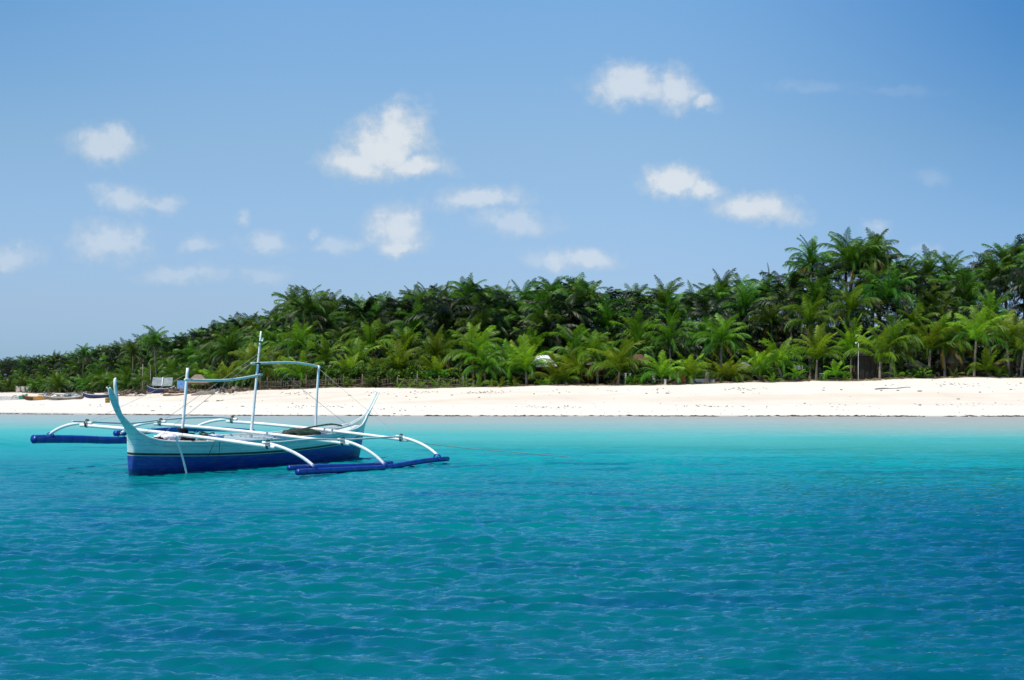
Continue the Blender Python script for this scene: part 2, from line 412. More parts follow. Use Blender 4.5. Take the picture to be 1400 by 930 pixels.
# the same sheet runs on, flat, to the horizon on every side
xo = np.array([-9000, -2000, -500, -150]); X = np.concatenate([np.repeat(xo[None], len(ys), 0), X, np.repeat(-xo[::-1][None], len(ys), 0)], 1)
Y = np.repeat(ys[:, None], X.shape[1], 1); Z = np.pad(Z, ((0, 0), (4, 4)))
def flatrow(y, like): return X[like][None].copy(), np.full((1, X.shape[1]), float(y)), np.zeros((1, X.shape[1]))
pre = [flatrow(y, 0) for y in (-9000, -1500, -200, -30)]; post = [flatrow(y, -1) for y in (180, 400, 1500, 12000)]
X = np.concatenate([q[0] for q in pre] + [X] + [q[0] for q in post]); Y = np.concatenate([q[1] for q in pre] + [Y] + [q[1] for q in post])
Z = np.concatenate([q[2] for q in pre] + [Z] + [q[2] for q in post])
m, T, out = new_mat('tropical_water')
geo = T.n('ShaderNodeNewGeometry'); pos = geo.outputs['Position']
sep = T.n('ShaderNodeSeparateXYZ'); T.l(pos, sep.inputs[0])
mp = T.n('ShaderNodeMapping'); mp.inputs['Scale'].default_value = (.035, .075, 0); T.l(pos, mp.inputs[0])
n1 = T.noise(mp.outputs[0], 1.0, 4, .6)
mp2 = T.n('ShaderNodeMapping'); mp2.inputs['Scale'].default_value = (.22, .42, 0); T.l(pos, mp2.inputs[0])
n2 = T.noise(mp2.outputs[0], 1.0, 4, .6)
# distance from the shore stands for the depth, with shoals and weed beds
dist = T.math('SUBTRACT', 131.0, sep.outputs[1])
dist = T.math('ADD', dist, T.math('MULTIPLY', T.math('SUBTRACT', n1.outputs['Fac'], .5), 30.0))
dist = T.math('ADD', dist, T.math('MULTIPLY', sep.outputs[0], -.35))
depth = T.math('DIVIDE', dist, 131.0, clamp=True)
wc = T.ramp(depth, [(0, (.44, .45, .37)), (.10, (.39, .46, .38)), (.22, (.29, .47, .39)), (.40, (.085, .46, .39)), (.56, (.004, .34, .30)), (.70, (.0, .200, .190)), (.84, (.0, .128, .130)), (1, (.0, .092, .108))])
weed = T.smooth(n2.outputs['Fac'], .50, .68, 0, .55)
weed = T.math('MULTIPLY', weed, T.smooth(depth, .42, .62))
wc = T.mix(weed, wc, (.0, .060, .12))
# lens corner darkening painted into the water colour at lower right
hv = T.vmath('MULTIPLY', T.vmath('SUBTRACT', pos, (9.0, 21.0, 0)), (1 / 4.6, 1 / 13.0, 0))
corner_dark = T.smooth(T.math('ADD', T.vmath('LENGTH', hv), T.math('MULTIPLY', n2.outputs['Fac'], 1.5)), 2.5, .8, 0, .75)
wc = T.mix(corner_dark, wc, (.0, .045, .095))
mp3 = T.n('ShaderNodeMapping'); mp3.inputs['Scale'].default_value = (1.5, 3.4, 1); mp3.inputs['Rotation'].default_value = (0, 0, .12); T.l(pos, mp3.inputs[0])
f1 = T.noise(mp3.outputs[0], 3.2, 5, .62)
nrm = T.bump(f1.outputs['Fac'], .5, .035)
body = T.n('ShaderNodeBsdfDiffuse'); T.l(wc, body.inputs['Color'])
gl = T.n('ShaderNodeBsdfGlossy'); gl.inputs['Color'].default_value = (.40, .78, 1.0, 1)      # sky light as a polarised lens lets it through
T.l(T.smooth(sep.outputs[1], 30, 125, .055, .30), gl.inputs['Roughness'])
fr = T.n('ShaderNodeFresnel'); fr.inputs['IOR'].default_value = 1.36
for nd in (body, gl, fr): T.l(nrm, nd.inputs['Normal'])
p = T.n('ShaderNodeMixShader'); T.l(T.math('MULTIPLY', fr.outputs[0], T.smooth(sep.outputs[1], 12, 95, .98, .34), clamp=True), p.inputs[0]); T.l(body.outputs[0], p.inputs[1]); T.l(gl.outputs[0], p.inputs[2])
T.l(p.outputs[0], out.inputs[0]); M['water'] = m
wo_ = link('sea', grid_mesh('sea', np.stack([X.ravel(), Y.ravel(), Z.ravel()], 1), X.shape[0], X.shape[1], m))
tag(wo_, kind='structure')


# ------------------------------------------------------------------ the outrigger boat
# boat axes: x from bow to stern, y athwart (positive towards the viewer's side), z up
root = thing('outrigger_boat', 'pale teal and blue wooden outrigger boat with upswept ends moored in the shallows', 'boat')
bu = Vector((.40149653, .91585182, -.00399885)); bv = Vector((.91266397, -.40009902, -.08345813)); bw = Vector((.07803521, -.02985855, .99650332))
# Blender needs a right-handed frame: x = bu, y = -bv, z = bw
root.matrix_world = Matrix.Translation((-9.381, 44.936, .012)) @ Matrix((bu, -bv, bw)).transposed().to_4x4()
def B(u, v, w): return (u, -v, w)
def interp(x, P): return float(np.interp(x, [p[0] for p in P], [p[1] for p in P]))
TOP = [(-1.15, 2.15), (-1.0, 2.04), (-.82, 1.84), (-.62, 1.53), (-.42, 1.37), (-.22, 1.22), (-.05, 1.09), (.15, .99), (.35, .92), (.7, .855), (1.2, .83), (1.9, .815), (3.5, .80), (5, .805), (6.3, .815), (7.6, .835), (9, .88), (10.2, .935), (10.9, .99), (11.4, 1.08), (11.8, 1.24), (12.1, 1.44), (12.4, 1.74), (12.65, 2.06)]
KEEL = [(-1.15, 2.10), (-1.05, 1.86), (-.82, 1.57), (-.6, 1.36), (-.35, 1.14), (-.13, .93), (-.08, .75), (-.065, .5), (-.02, .1), (.06, -.2), (.3, -.36), (11.1, -.36), (11.5, -.2), (11.68, 0), (11.80, .4), (11.90, .9), (12.0, 1.08), (12.15, 1.30), (12.4, 1.63), (12.65, 1.99)]
STRIPE = [(-.3, .50), (0, .50), (3, .44), (5, .425), (6.7, .44), (8.5, .50), (10.1, .56), (11.2, .70), (12, .82), (13, .95)]
def half(u):
    b = .62 * (1 - min(1, abs((u - 5.75) / 6.35)) ** 3.4)
    return max(b, .035)
US = sorted(set([round(float(x), 3) for x in np.concatenate([np.linspace(-1.15, -.13, 14), [-.105, -.08, -.072, -.065, -.04, -.02, .02, .06, .12, .2, .3], np.linspace(.45, 11.1, 54), [11.2, 11.3, 11.4, 11.5, 11.6, 11.68, 11.72, 11.76, 11.8, 11.84, 11.88, 11.9, 11.95], np.linspace(12, 12.65, 9)])]))
FS = [0, .03, .08, .15, .24, .33, .42, .5, .57, .64, .7, .76, .82, .88, .94, 1]
V, F, A = [], [], []
for u in US:
    t, k, st = interp(u, TOP), interp(u, KEEL), interp(u, STRIPE)
    flare = 1.0 if 0 < u < 11.5 else .8
    row = []
    for sgn in (1, -1):
        for f in (FS if sgn > 0 else FS[1:]):
            w = k + (t - k) * f
            b = half(u) * (.12 + .88 * f ** .5) * (1 if f > 0 else .2)
            # the flanks spread a little at the very ends, where the planks run up to the horns
            row.append((B(u, sgn * b, w), w - st))
    # order: sheer(+) .. keel .. sheer(-)
    plus = row[:len(FS)][::-1]; minus = row[len(FS):]
    for p_, h_ in plus + minus:
        V.append(p_); A.append((.5 + h_, 0, 0, 1))
n = 2 * len(FS) - 1
for i in range(len(US) - 1):
    for j in range(n - 1):
        F.append((i * n + j, i * n + j + 1, (i + 1) * n + j + 1, (i + 1) * n + j))
hb = MB(); hb.v, hb.f, hb.m, hb.a = V, F, [0] * len(F), A
m, T, out = new_mat('hull_paint')
at = T.n('ShaderNodeAttribute', attribute_name='tint'); sp = T.n('ShaderNodeSeparateColor'); T.l(at.outputs['Color'], sp.inputs[0])
c = T.ramp(sp.outputs[0], [(0, (.010, .050, .31)), (.486, (.70, .70, .52)), (.502, (.016, .02, .015)), (.556, (.40, .42, .28)), (.568, (.66, .79, .71))], 'CONSTANT')
tc = T.n('ShaderNodeTexCoord').outputs['Object']
mp = T.n('ShaderNodeMapping'); mp.inputs['Scale'].default_value = (.6, 2, 4); T.l(tc, mp.inputs[0])
g = T.noise(mp.outputs[0], 3, 6, .65)
mpv = T.n('ShaderNodeMapping'); mpv.inputs['Scale'].default_value = (5, 1, .5); T.l(tc, mpv.inputs[0])
streak = T.noise(mpv.outputs[0], 2.2, 5, .65)
seam = T.math('FRACT', T.math('MULTIPLY', sp.outputs[0], 7.3))
seam = T.math('MULTIPLY', T.smooth(T.math('ABSOLUTE', T.math('SUBTRACT', seam, .5)), .06, .015), .38)
c = T.mix(seam, c, (.10, .13, .14))
wet = T.smooth(T.math('MULTIPLY_ADD', T.math('SUBTRACT', g.outputs['Fac'], .5), .35, sp.outputs[0]), .20, .06, 0, .65)
c = T.mix(wet, c, (.012, .03, .06))
c = T.mix(T.smooth(g.outputs['Fac'], .4, .75, 0, .32), c, (.20, .28, .30))
c = T.mix(T.smooth(streak.outputs['Fac'], .56, .75, 0, .35), c, (.14, .16, .15))
p = T.n('ShaderNodeBsdfPrincipled'); T.l(c, p.inputs['Base Color']); p.inputs['Roughness'].default_value = .42; p.inputs['Specular IOR Level'].default_value = .45
T.l(T.bump(g.outputs['Fac'], .15, .02), p.inputs['Normal']); T.l(p.outputs[0], out.inputs[0]); M['hull'] = m
hull = hb.build('hull', [M['hull'], M['boat_pale']], root)
so_ = hull.modifiers.new('planking', 'SOLIDIFY'); so_.thickness = .028; so_.offset = -1; so_.material_offset = 1; so_.use_even_offset = False
for sgn in (1, -1):     # sheer strips
    pts = [B(u, sgn * (half(u) + .012), interp(u, TOP) + .008) for u in US]
    MB().tube(pts, [.030 if 0 < u < 11.4 else .016 for u in US], 6).build('gunwale', M['boat_white'], hull)
    pts = [B(u, sgn * (half(u) * .955 + .014), interp(u, TOP) - .11) for u in US if .2 < u < 11.2]
    MB().tube(pts, .014, 5).build('rub_rail', M['boat_pale'], hull)
fl = MB()
for i, u in enumerate(np.arange(.5, 11.1, .30)):
    fl.box(B(u, 0, .36), (.28, 2 * half(u) * .66, .02))
fl.build('floor', M['wood_in'], hull)
MB().add([B(-.03, .06, 1.02), B(-.03, -.06, 1.02), B(.75, -.17, .83), B(.75, .17, .83)], [(0, 1, 2, 3)]).build('bow_deck', M['boat_pale'], hull, False)
MB().add([B(10.5, .16, .9), B(10.5, -.16, .9), B(11.5, -.07, 1.05), B(11.5, .07, 1.05)], [(3, 2, 1, 0)]).build('stern_deck', M['boat_pale'], hull, False)
for u in (1.35, 3.6, 6.6, 8.2, 10.0):
    MB().box(B(u, 0, interp(u, TOP) - .12), (.20, 2 * half(u) * .93, .03), bev=.008).build('thwart', M['wood_in'], hull)
MB().tube([B(-.74, 0, 1.72), B(-.80, 0, 1.95), B(-.88, 0, 2.18), B(-.90, 0, 2.36), B(-.88, 0, 2.39)], [.044, .044, .042, .04, .016], 10).build('bow_post', M['boat_white'], root)

def bamboo(pts, r, n=10, step=.42, taper=(1, 1)):
    """a cane with swollen joints along the path"""
    P = [Vector(p) for p in pts]
    L = [0]
    for a, b in zip(P, P[1:]): L.append(L[-1] + (b - a).length)
    qs, rs = [], []
    t = 0; k = 0; ts = []
    while t < L[-1]:
        ts += [t - .022, t, t + .022]; t += step * (.85 + .3 * ((k * 37) % 10) / 10); k += 1
    ts = sorted(set([0.0, L[-1]] + [x for x in ts + list(np.linspace(0, L[-1], len(P) * 3)) if 0 < x < L[-1]]))
    m = MB(); t = 0; joints = set()
    k = 0
    while t < L[-1]:
        joints.add(round(t, 4)); t += step * (.85 + .3 * ((k * 37) % 10) / 10); k += 1
    for x in ts:
        j = next((i for i in range(len(L) - 1) if L[i] <= x <= L[i + 1]), len(L) - 2)
        f = (x - L[j]) / max(1e-6, L[j + 1] - L[j])
        # smooth path: Catmull-Rom
        p0, p1, p2, p3 = P[max(j - 1, 0)], P[j], P[j + 1], P[min(j + 2, len(P) - 1)]
        q = .5 * ((2 * p1) + (-p0 + p2) * f + (2 * p0 - 5 * p1 + 4 * p2 - p3) * f * f + (-p0 + 3 * p1 - 3 * p2 + p3) * f ** 3)
        s = x / L[-1]; rr = r * (taper[0] + (taper[1] - taper[0]) * s)
        if round(x, 4) in joints: rr *= 1.05
        qs.append(q); rs.append(rr)
    return m.tube(qs, rs, n)

# floats: two lashed canes on either side
def float_canes(paths):
    for nm, pts, r in paths:
        bamboo([B(*p) for p in pts], r, 12, .55, (1.05, .92)).build('outrigger_float', M['float_blue'], root)
float_canes([
    ('', [(1.02, 4.12, .46), (2.3, 4.12, .445), (3.4, 4.12, .43), (5.4, 4.10, .40), (6.3, 4.08, .42), (7.1, 4.07, .455), (8.3, 4.07, .50), (9.46, 4.07, .50)], .075),
    ('', [(.84, 3.97, .55), (2.2, 3.97, .53), (3.8, 3.97, .49), (5.2, 3.97, .475), (6.2, 3.98, .485)], .062),
    ('', [(1.36, -4.05, .47), (2.0, -4.05, .46), (3.4, -4.05, .42), (4.5, -4.05, .37), (5.9, -4.05, .34)], .108),
    ('', [(5.05, -4.16, .54), (6.1, -4.14, .56), (8.25, -4.10, .60), (10.2, -4.08, .57), (12.2, -4.07, .47)], .075)])
# booms with their down-curving legs
BOOM = [(1.70, 1.91, .945, 1.83, 2.06, .53, .55), (5.53, 5.25, .93, 5.58, 5.19, .44, .50), (8.93, 8.93, .95, 8.78, 8.95, .58, .62)]
for (un, uf, w, fn, ff, wn_, wf) in BOOM:
    um = (un + uf) / 2
    bo = bamboo([B(un, 3.02, w - .01), B(un, 2.3, w + .005), B((un + um) / 2, 1.4, w + .02), B(um, 0, w + .03), B((uf + um) / 2, -1.4, w + .02), B(uf, -2.3, w), B(uf, -3.02, w - .02)], .047, 10, .6).build('boom', M['boat_white'], root)
    for sg, u0, u1, wf_ in ((1, un, fn, wn_), (-1, uf, ff, wf)):
        pts = []
        for i in range(8):
            t = i / 7
            a, b, c_ = Vector((u0, sg * 2.66, w + .070)), Vector((u0 * .7 + u1 * .3, sg * 3.55, w + .02)), Vector((u1, sg * 4.09, wf_ + .03))
            pts.append(B(*((1 - t) ** 2 * a + 2 * t * (1 - t) * b + t * t * c_)))
        bamboo(pts, .045, 10, .45, (1, .9)).build('leg', M['boat_white'], bo)
        lb = MB()
        for dv in (-.025, .012):
            ring = [B(u0 + .072 * math.cos(t), sg * (2.82 + dv), w + .045 + .105 * math.sin(t)) for t in np.linspace(0, 2 * math.pi, 13)]
            lb.tube(ring, .012, 5)
        lb.build('lashing', M['lash'], bo)
        lb = MB()
        for dv in (-.03, .03):
            ring = [B(u1 + dv, sg * 4.07 + .10 * math.cos(t), wf_ - .02 + .10 * math.sin(t)) for t in np.linspace(0, 2 * math.pi, 13)]
            lb.tube(ring, .012, 5)
        lb.build('lashing', M['float_blue'], bo)
# the long side rails tied over the boom ends
bamboo([B(1.42, 2.86, 1.02), B(1.70, 2.86, 1.035), B(2.3, 2.88, 1.04), B(3.2, 2.9, 1.07), B(3.9, 2.9, 1.075), B(5.46, 2.86, 1.02), B(7.2, 2.86, 1.03), B(9.1, 2.86, 1.035)], .026, 8).build('side_rail', M['boat_pale'], root)
bamboo([B(1.4, -2.9, 1.04), B(1.91, -2.88, 1.03), B(3.9, -2.9, .96), B(5.25, -2.9, 1.02), B(6.7, -2.9, 1.07), B(8.3, -2.9, 1.06), B(8.95, -2.88, 1.02), B(9.2, -2.88, 1.0)], .026, 8).build('side_rail', M['boat_pale'], root)
# awning frame: three posts and two ridge poles
for v_, u0_, u1_ in ((-.34, 2.6, 8.9), (-.20, 3.0, 9.3), (-.05, 2.8, 7.2), (.12, 3.2, 7.9), (.27, 2.9, 8.6), (.38, 4.0, 6.6)):
    bamboo([B(u0_, v_, .80), B((u0_ + u1_) / 2, v_ + .02, .805 + .02 * math.sin(v_ * 40)), B(u1_, v_ * .9, .81)], .030, 8, .5).build('deck_cane', M['boat_pale'], root)
bamboo([B(2.12, -.03, .40), B(2.12, 0, .95), B(2.14, 0, 1.8), B(2.16, 0, 2.67)], .040, 10, .7, (1.05, .95)).build('post', M['boat_white'], root)
mast = bamboo([B(5.44, 0, .38), B(5.46, 0, .96), B(5.52, 0, 2.3), B(5.56, 0, 3.3), B(5.575, 0, 3.72)], .044, 10, .6, (1.1, .55)).build('mast', M['boat_white'], root)
for wl_ in (2.50, 2.83, 3.42):
    MB().tube([B(5.53 + .062 * math.cos(t), .062 * math.sin(t), wl_ + .012 * t / 6.28) for t in np.linspace(0, 4 * math.pi, 21)], .016, 5).build('lashing', M['lash'], mast)
MB().box(B(5.57, .06, 3.50), (.05, .09, .10), bev=.012).build('pulley', M['boat_pale'], mast)
bamboo([B(8.95, .04, .55), B(8.94, .02, .95), B(8.9, 0, 1.9), B(8.88, 0, 2.83)], .036, 10, .7, (1.05, .92)).build('post', M['boat_white'], root)
bamboo([B(2.0, .05, 2.37), B(2.7, .05, 2.36), B(3.8, .05, 2.37), B(4.8, .05, 2.44), B(5.70, .06, 2.55)], .034, 8, .6).build('ridge_pole', M['boat_pale'], root)
bamboo([B(5.3, -.06, 2.83), B(6.2, -.06, 2.86), B(7.3, -.05, 2.89), B(8.2, -.05, 2.86), B(9.02, -.04, 2.79)], .032, 8, .6).build('ridge_pole', M['boat_pale'], root)
def line(a, b, r=.0055, sag=.03, mat='rope', name='stay_rope', parent=root):
    a, b = Vector(a), Vector(b)
    P = []
    for t in np.linspace(0, 1, 9):
        q = a.lerp(b, t); q.z -= sag * 4 * t * (1 - t); P.append(q)
    return MB().tube(P, r, 5).build(name, M[mat], parent)
line(B(5.54, .0, 3.12), B(.15, .10, .98)); line(B(5.54, .03, 3.05), B(.7, .17, .88))
line(B(5.56, 0, 3.12), B(10.9, .12, 1.0))
line(B(8.9, .03, 2.72), B(8.93, 2.84, 1.0), .004); line(B(2.15, -.03, 2.5), B(1.91, -2.86, 1.0), .004)
line(B(-.62, .0, 1.5), B(1.8, -2.84, 1.02), .004); line(B(12.3, 0, 1.6), B(8.95, 2.80, 1.0), .004)
# rope ends hanging over the near side
line(B(2.75, .62, .86), B(2.35, .66, .42), .008, 0, 'rope_dark'); line(B(2.95, .62, .86), B(2.93, .64, .10), .008, 0, 'rope_dark')
lb = MB()
for k in range(5):
    lb.tube([B(2.12 + (.06 + .012 * k) * math.cos(t), (.07 + .01 * k) * math.sin(t), .97 + .035 * k) for t in np.linspace(0, 2 * math.pi, 11)], .02, 5)
lb.build('lashing', M['lash'], root)

# what lies in the boat
def bworld(u, v, w): return root.matrix_world @ Vector(B(u, v, w))
def lump(name, label, cat, c, size, mat, seed, amp=.25, n=16, flat=.5):
    """a crumpled heap: a noisy closed surface with a flattened underside"""
    m = MB(); Vv, Ff = [], []
    for i in range(n + 1):
        th = math.pi * i / n
        for j in range(2 * n):
            ph = math.pi * j / n
            d_ = Vector((math.sin(th) * math.cos(ph), math.sin(th) * math.sin(ph), math.cos(th)))
            r_ = 1 + amp * (mnoise.noise(d_ * 2.1 + Vector((seed, 0, 0))) + .6 * mnoise.noise(d_ * 5.3 + Vector((0, seed, 0))))
            q = Vector((d_.x * size[0] * r_, d_.y * size[1] * r_, d_.z * size[2] * r_))
            if q.z < 0: q.z *= flat
            Vv.append(q)
    for i in range(n):
        for j in range(2 * n):
            a, b = i * 2 * n + j, i * 2 * n + (j + 1) % (2 * n)
            Ff.append((a, a + 2 * n, b + 2 * n, b))
    o = m.add(Vv, Ff).build(name, M[mat])
    o.location = c; o.rotation_euler = root.matrix_world.to_euler()
    return tag(o, label, cat)
lump('folded_cloth', 'crumpled white cloth heaped in the bow of the outrigger boat', 'cloth', bworld(1.62, -.08, .84), (.38, .26, .16), 'cloth_white', 3.1, .45)
lump('cloth_bag', 'black bag slumped under the white cloth in the boat bow', 'bag', bworld(.98, .03, .80), (.34, .22, .12), 'black_cloth', 7.7, .35)
lump('net_bundle', 'black bundle of netting tied at the foot of the front awning post', 'bundle', bworld(2.2, .12, .88), (.20, .17, .15), 'black_cloth', 1.7, .6)
cr = MB()
for k in range(5):
    ph = k * 1.3
    cr.tube([bworld(2.95 + (.20 + .02 * k) * math.cos(t) + .04 * k, .10 + .14 * math.sin(t), .86 + .05 * math.sin(2 * t + ph) + .025 * k) for t in np.linspace(0, 2 * math.pi, 19)], .018, 6)
tag(cr.build('rope_coil', M['rope_dark']), 'dark coil of rope draped beside the front awning post', 'rope')
lump('plastic_bundle', 'small dirty white bundle lying by the rope coil on the gunwale', 'bundle', bworld(3.05, .42, .90), (.36, .12, .08), 'cloth_white', 5.5, .5)
lump('folded_tarp', 'dark green tarpaulin folded near the stern of the outrigger boat', 'tarpaulin', bworld(8.4, -.12, .86), (.85, .30, .13), 'tarp_green', 9.2, .4)
tag(bamboo([bworld(6.1, .35, .86), bworld(7.1, .33, .98), bworld(8.5, .3, 1.10), bworld(9.4, .28, 1.14), bworld(10.05, .25, 1.08)], .026, 8).build('bent_pole', M['bent_pole']), 'bare brown bent pole laid across the green tarpaulin', 'pole')
tag(bamboo([bworld(.93, .60, 1.0), bworld(1.15, .68, .55), bworld(1.40, .74, -.04)], .026, 8).build('mooring_stick', M['boat_white']), 'thin pale stick standing in the water against the boat side', 'stick')
a_ = bworld(8.95, 2.2, .97); b_ = Vector((2.05, 56.5, -.02)); P = []
for t in np.linspace(0, 1, 15):
    q = a_.lerp(b_, t); q.z -= .12 * 4 * t * (1 - t) * (1 - t); P.append(q)
tag(MB().tube(P, .010, 5).build('mooring_rope', M['rope']), 'long mooring rope running from the rear boom down into the water', 'rope')

# ------------------------------------------------------------------ palms and other plants
def frond(m, rng, az, e0, L, droop, age, tipn=24, wl=.68, twist=0.0, width=.058, br=.5):
    """one feather leaf: rachis plus two combs of hanging leaflets"""
    n = 11
    P, dirs = [Vector((0, 0, 0))], []
    ca, sa = math.cos(az), math.sin(az)
    sway = rng.uniform(-.25, .25)
    for i in range(n):
        t = i / (n - 1)
        e = e0 - droop * t ** 1.35
        a2 = az + sway * t * t
        d_ = Vector((math.cos(e) * math.cos(a2), math.cos(e) * math.sin(a2), math.sin(e)))
        dirs.append(d_)
        P.append(P[-1] + d_ * (L / n))
    bt = (age, br, 0, 1)
    m.tube(P, [.045 * (1 - .85 * i / n) * L / 3.2 + .006 for i in range(n + 1)], 3, 0, (min(1, age + .25), br + .3, 0, 1), caps=False)
    roll = rng.uniform(-.5, .5) + twist
    for k in range(tipn):
        t = .14 + .86 * (k + .5) / tipn
        x = t * n; i = min(int(x), n - 1); f = x - i
        p = P[i].lerp(P[i + 1], f); d_ = dirs[i]
        side = d_.cross(Vector((0, 0, 1)))
        if side.length < .05: side = Vector((-sa, ca, 0))
        side.normalize(); up = side.cross(d_)
        side = (side * math.cos(roll * t) + up * math.sin(roll * t))
        ll = wl * (.55 + .75 * math.sin(math.pi * min(1, t * .92 + .04)) ) * (1 if t < .85 else (1.15 - t) / .3) * L / 3.2
        for sg in (-1, 1):
            fw = .45 + .75 * t
            hang = rng.uniform(.45, 1.0)
            lv = max(0.0, 1 - max(0.0, d_.z) * 1.1)          # leaflets of level and falling fronds hang, those of upright ones fan out
            v = (side * sg * (.46 + .34 * (1 - lv)) + d_ * fw - Vector((0, 0, 1)) * hang * .55 * lv + up * .1).normalized()
            l1 = ll * rng.uniform(.8, 1.15)
            mid = p + v * l1 * .5 - Vector((0, 0, 1)) * l1 * .10 * hang
            tip = p + v * l1 * .88 - Vector((0, 0, 1)) * l1 * .52 * hang
            w = d_ * width * .5 * L / 3.2
            g = min(1, max(0, br + rng.uniform(-.25, .25)))
            m.add([p - w * .7, p + w * .7, mid + w, mid - w, tip], [(0, 1, 2, 3), (3, 2, 4)], 0, (min(1, max(0, age + rng.uniform(-.08, .08))), g, 0, 1))
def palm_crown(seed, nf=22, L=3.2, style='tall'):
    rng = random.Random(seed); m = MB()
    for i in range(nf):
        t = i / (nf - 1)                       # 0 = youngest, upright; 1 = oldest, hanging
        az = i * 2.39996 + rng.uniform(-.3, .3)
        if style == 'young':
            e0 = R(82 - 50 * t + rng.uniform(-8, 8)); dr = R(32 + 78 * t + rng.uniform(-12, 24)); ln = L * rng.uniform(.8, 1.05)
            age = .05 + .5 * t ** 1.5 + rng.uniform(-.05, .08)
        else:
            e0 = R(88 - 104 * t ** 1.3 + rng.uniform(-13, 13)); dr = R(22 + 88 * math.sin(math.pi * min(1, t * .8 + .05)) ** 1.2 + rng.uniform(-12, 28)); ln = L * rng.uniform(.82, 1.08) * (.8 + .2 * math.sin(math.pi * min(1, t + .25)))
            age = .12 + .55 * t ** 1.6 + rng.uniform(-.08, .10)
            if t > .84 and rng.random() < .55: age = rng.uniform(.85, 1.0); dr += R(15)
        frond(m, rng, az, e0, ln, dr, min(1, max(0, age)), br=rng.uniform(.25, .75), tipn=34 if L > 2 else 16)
    if style == 'tall':                        # a knot of nuts and sheaths under the leaves
        for k in range(7):
            a = k * .9; c_ = Vector((.20 * math.cos(a), .20 * math.sin(a), -.22 - .05 * (k % 3)))
            m.tube([c_ + Vector((0, 0, .13)), c_ + Vector((0, 0, .07)), c_, c_ - Vector((0, 0, .08)), c_ - Vector((0, 0, .13))], [.02, .09, .115, .085, .02], 6, 0, (.5, .3, 0, 1))
    return m.mesh('palm_crown', M['frond_young'] if style in ('young', 'seedling') else M['frond_mid'] if seed < 300 and seed >= 200 else M['frond'])
def palm_trunk(seed, h=1.0, lean=.06, r=.15):
    """one metre-high unit trunk is stretched to each palm's height; it leans and curves"""
    rng = random.Random(seed); a = rng.uniform(0, 6.28); P, Rr = [], []
    for i in range(19):
        t = i / 18
        off = lean * (t ** 1.6) * 9
        P.append((off * math.cos(a), off * math.sin(a), t))
        Rr.append(r * (1.55 - .55 * min(1, t * 9)) * (1 - .35 * t) * (1.06 if i % 2 else .97))
    m = MB().tube(P, Rr, 8)
    return m.mesh('palm_trunk', M['trunk']), P[-1]
CROWN = {'tall': [palm_crown(100 + i, 29 + i % 5, 3.5 + .2 * (i % 4), 'tall') for i in range(12)],
         'mid': [palm_crown(200 + i, 25 + i % 3, 3.8, 'tall') for i in range(6)],
         'young': [palm_crown(300 + i, 16 + i % 4, 3.5, 'young') for i in range(6)],
         'seedling': [palm_crown(400 + i, 7, 1.05, 'young') for i in range(3)]}
TRUNK = [palm_trunk(500 + i, 1, [.02, .05, .09, .12, .03, .07][i]) for i in range(6)]
PROTO = {}
def palm(kind, x, y, h, label, group=None, k=None, s=1.0, rz=None, sink=.15, name=None):
    """a palm whose crown sits h metres above the ground it stands on"""
    rng = random.Random(int(x * 991 + y * 37)); k = rng.randrange(99) if k is None else k
    rz = rng.uniform(0, 6.28) if rz is None else rz
    r = thing(name or ('coconut_palm' if kind != 'seedling' else 'palm_seedling'), label, 'palm tree' if kind != 'seedling' else 'plant', (x, y, gz(x, y) - sink), rz, group)
    tm, top = TRUNK[k % len(TRUNK)]
    cr = link('crown', CROWN[kind][k % len(CROWN[kind])], r)
    ln = min(1.0, h / 8)
    if kind != 'seedling':
        t = link('trunk', tm, r); t.scale = (ln, ln, h + sink)
        if kind == 'young': t.scale = (ln * 1.0 + .0, ln, h + sink)
        wide = 1.0 if ln > .8 else .8 / max(ln, .2)
        t.scale = (ln * 1.0, ln * 1.0, h + sink)
        cr.location = (top[0] * ln, top[1] * ln, h + sink)
        if wide > 1.0:      # short stems stay stout
            t.data = SHORT[k % 3][0]; t.scale = (1, 1, h + sink); cr.location = (SHORT[k % 3][1][0], SHORT[k % 3][1][1], h + sink)
    else:
        cr.location = (0, 0, sink)
    cr.scale = (s,) * 3
    cr.rotation_euler = (rng.uniform(-.12, .12), rng.uniform(-.12, .12), rng.uniform(0, 6.28))
    return r
SHORT = [palm_trunk(600 + i, 1, [.01, .03, .045][i], .14) for i in range(3)]

SKY = [(-150, 497), (0, 491), (60, 486), (100, 479), (160, 468), (215, 455), (260, 452), (300, 437), (345, 428), (375, 424), (400, 398), (440, 398), (470, 402), (540, 396), (600, 388), (640, 379), (690, 390), (740, 382), (790, 374), (850, 385), (900, 384), (950, 386), (990, 378), (1030, 380), (1060, 358), (1090, 352), (1115, 332), (1150, 322), (1200, 322), (1230, 340), (1260, 352), (1290, 345), (1315, 360), (1340, 345), (1370, 332), (1400, 318), (1600, 315)]
placed = []
def spaced(x, y, dmin):
    for (a, b) in placed:
        if (a - x) ** 2 + (b - y) ** 2 < dmin * dmin: return False
    placed.append((x, y)); return True
def px_of(x, y): return 700 + FPX * x / y
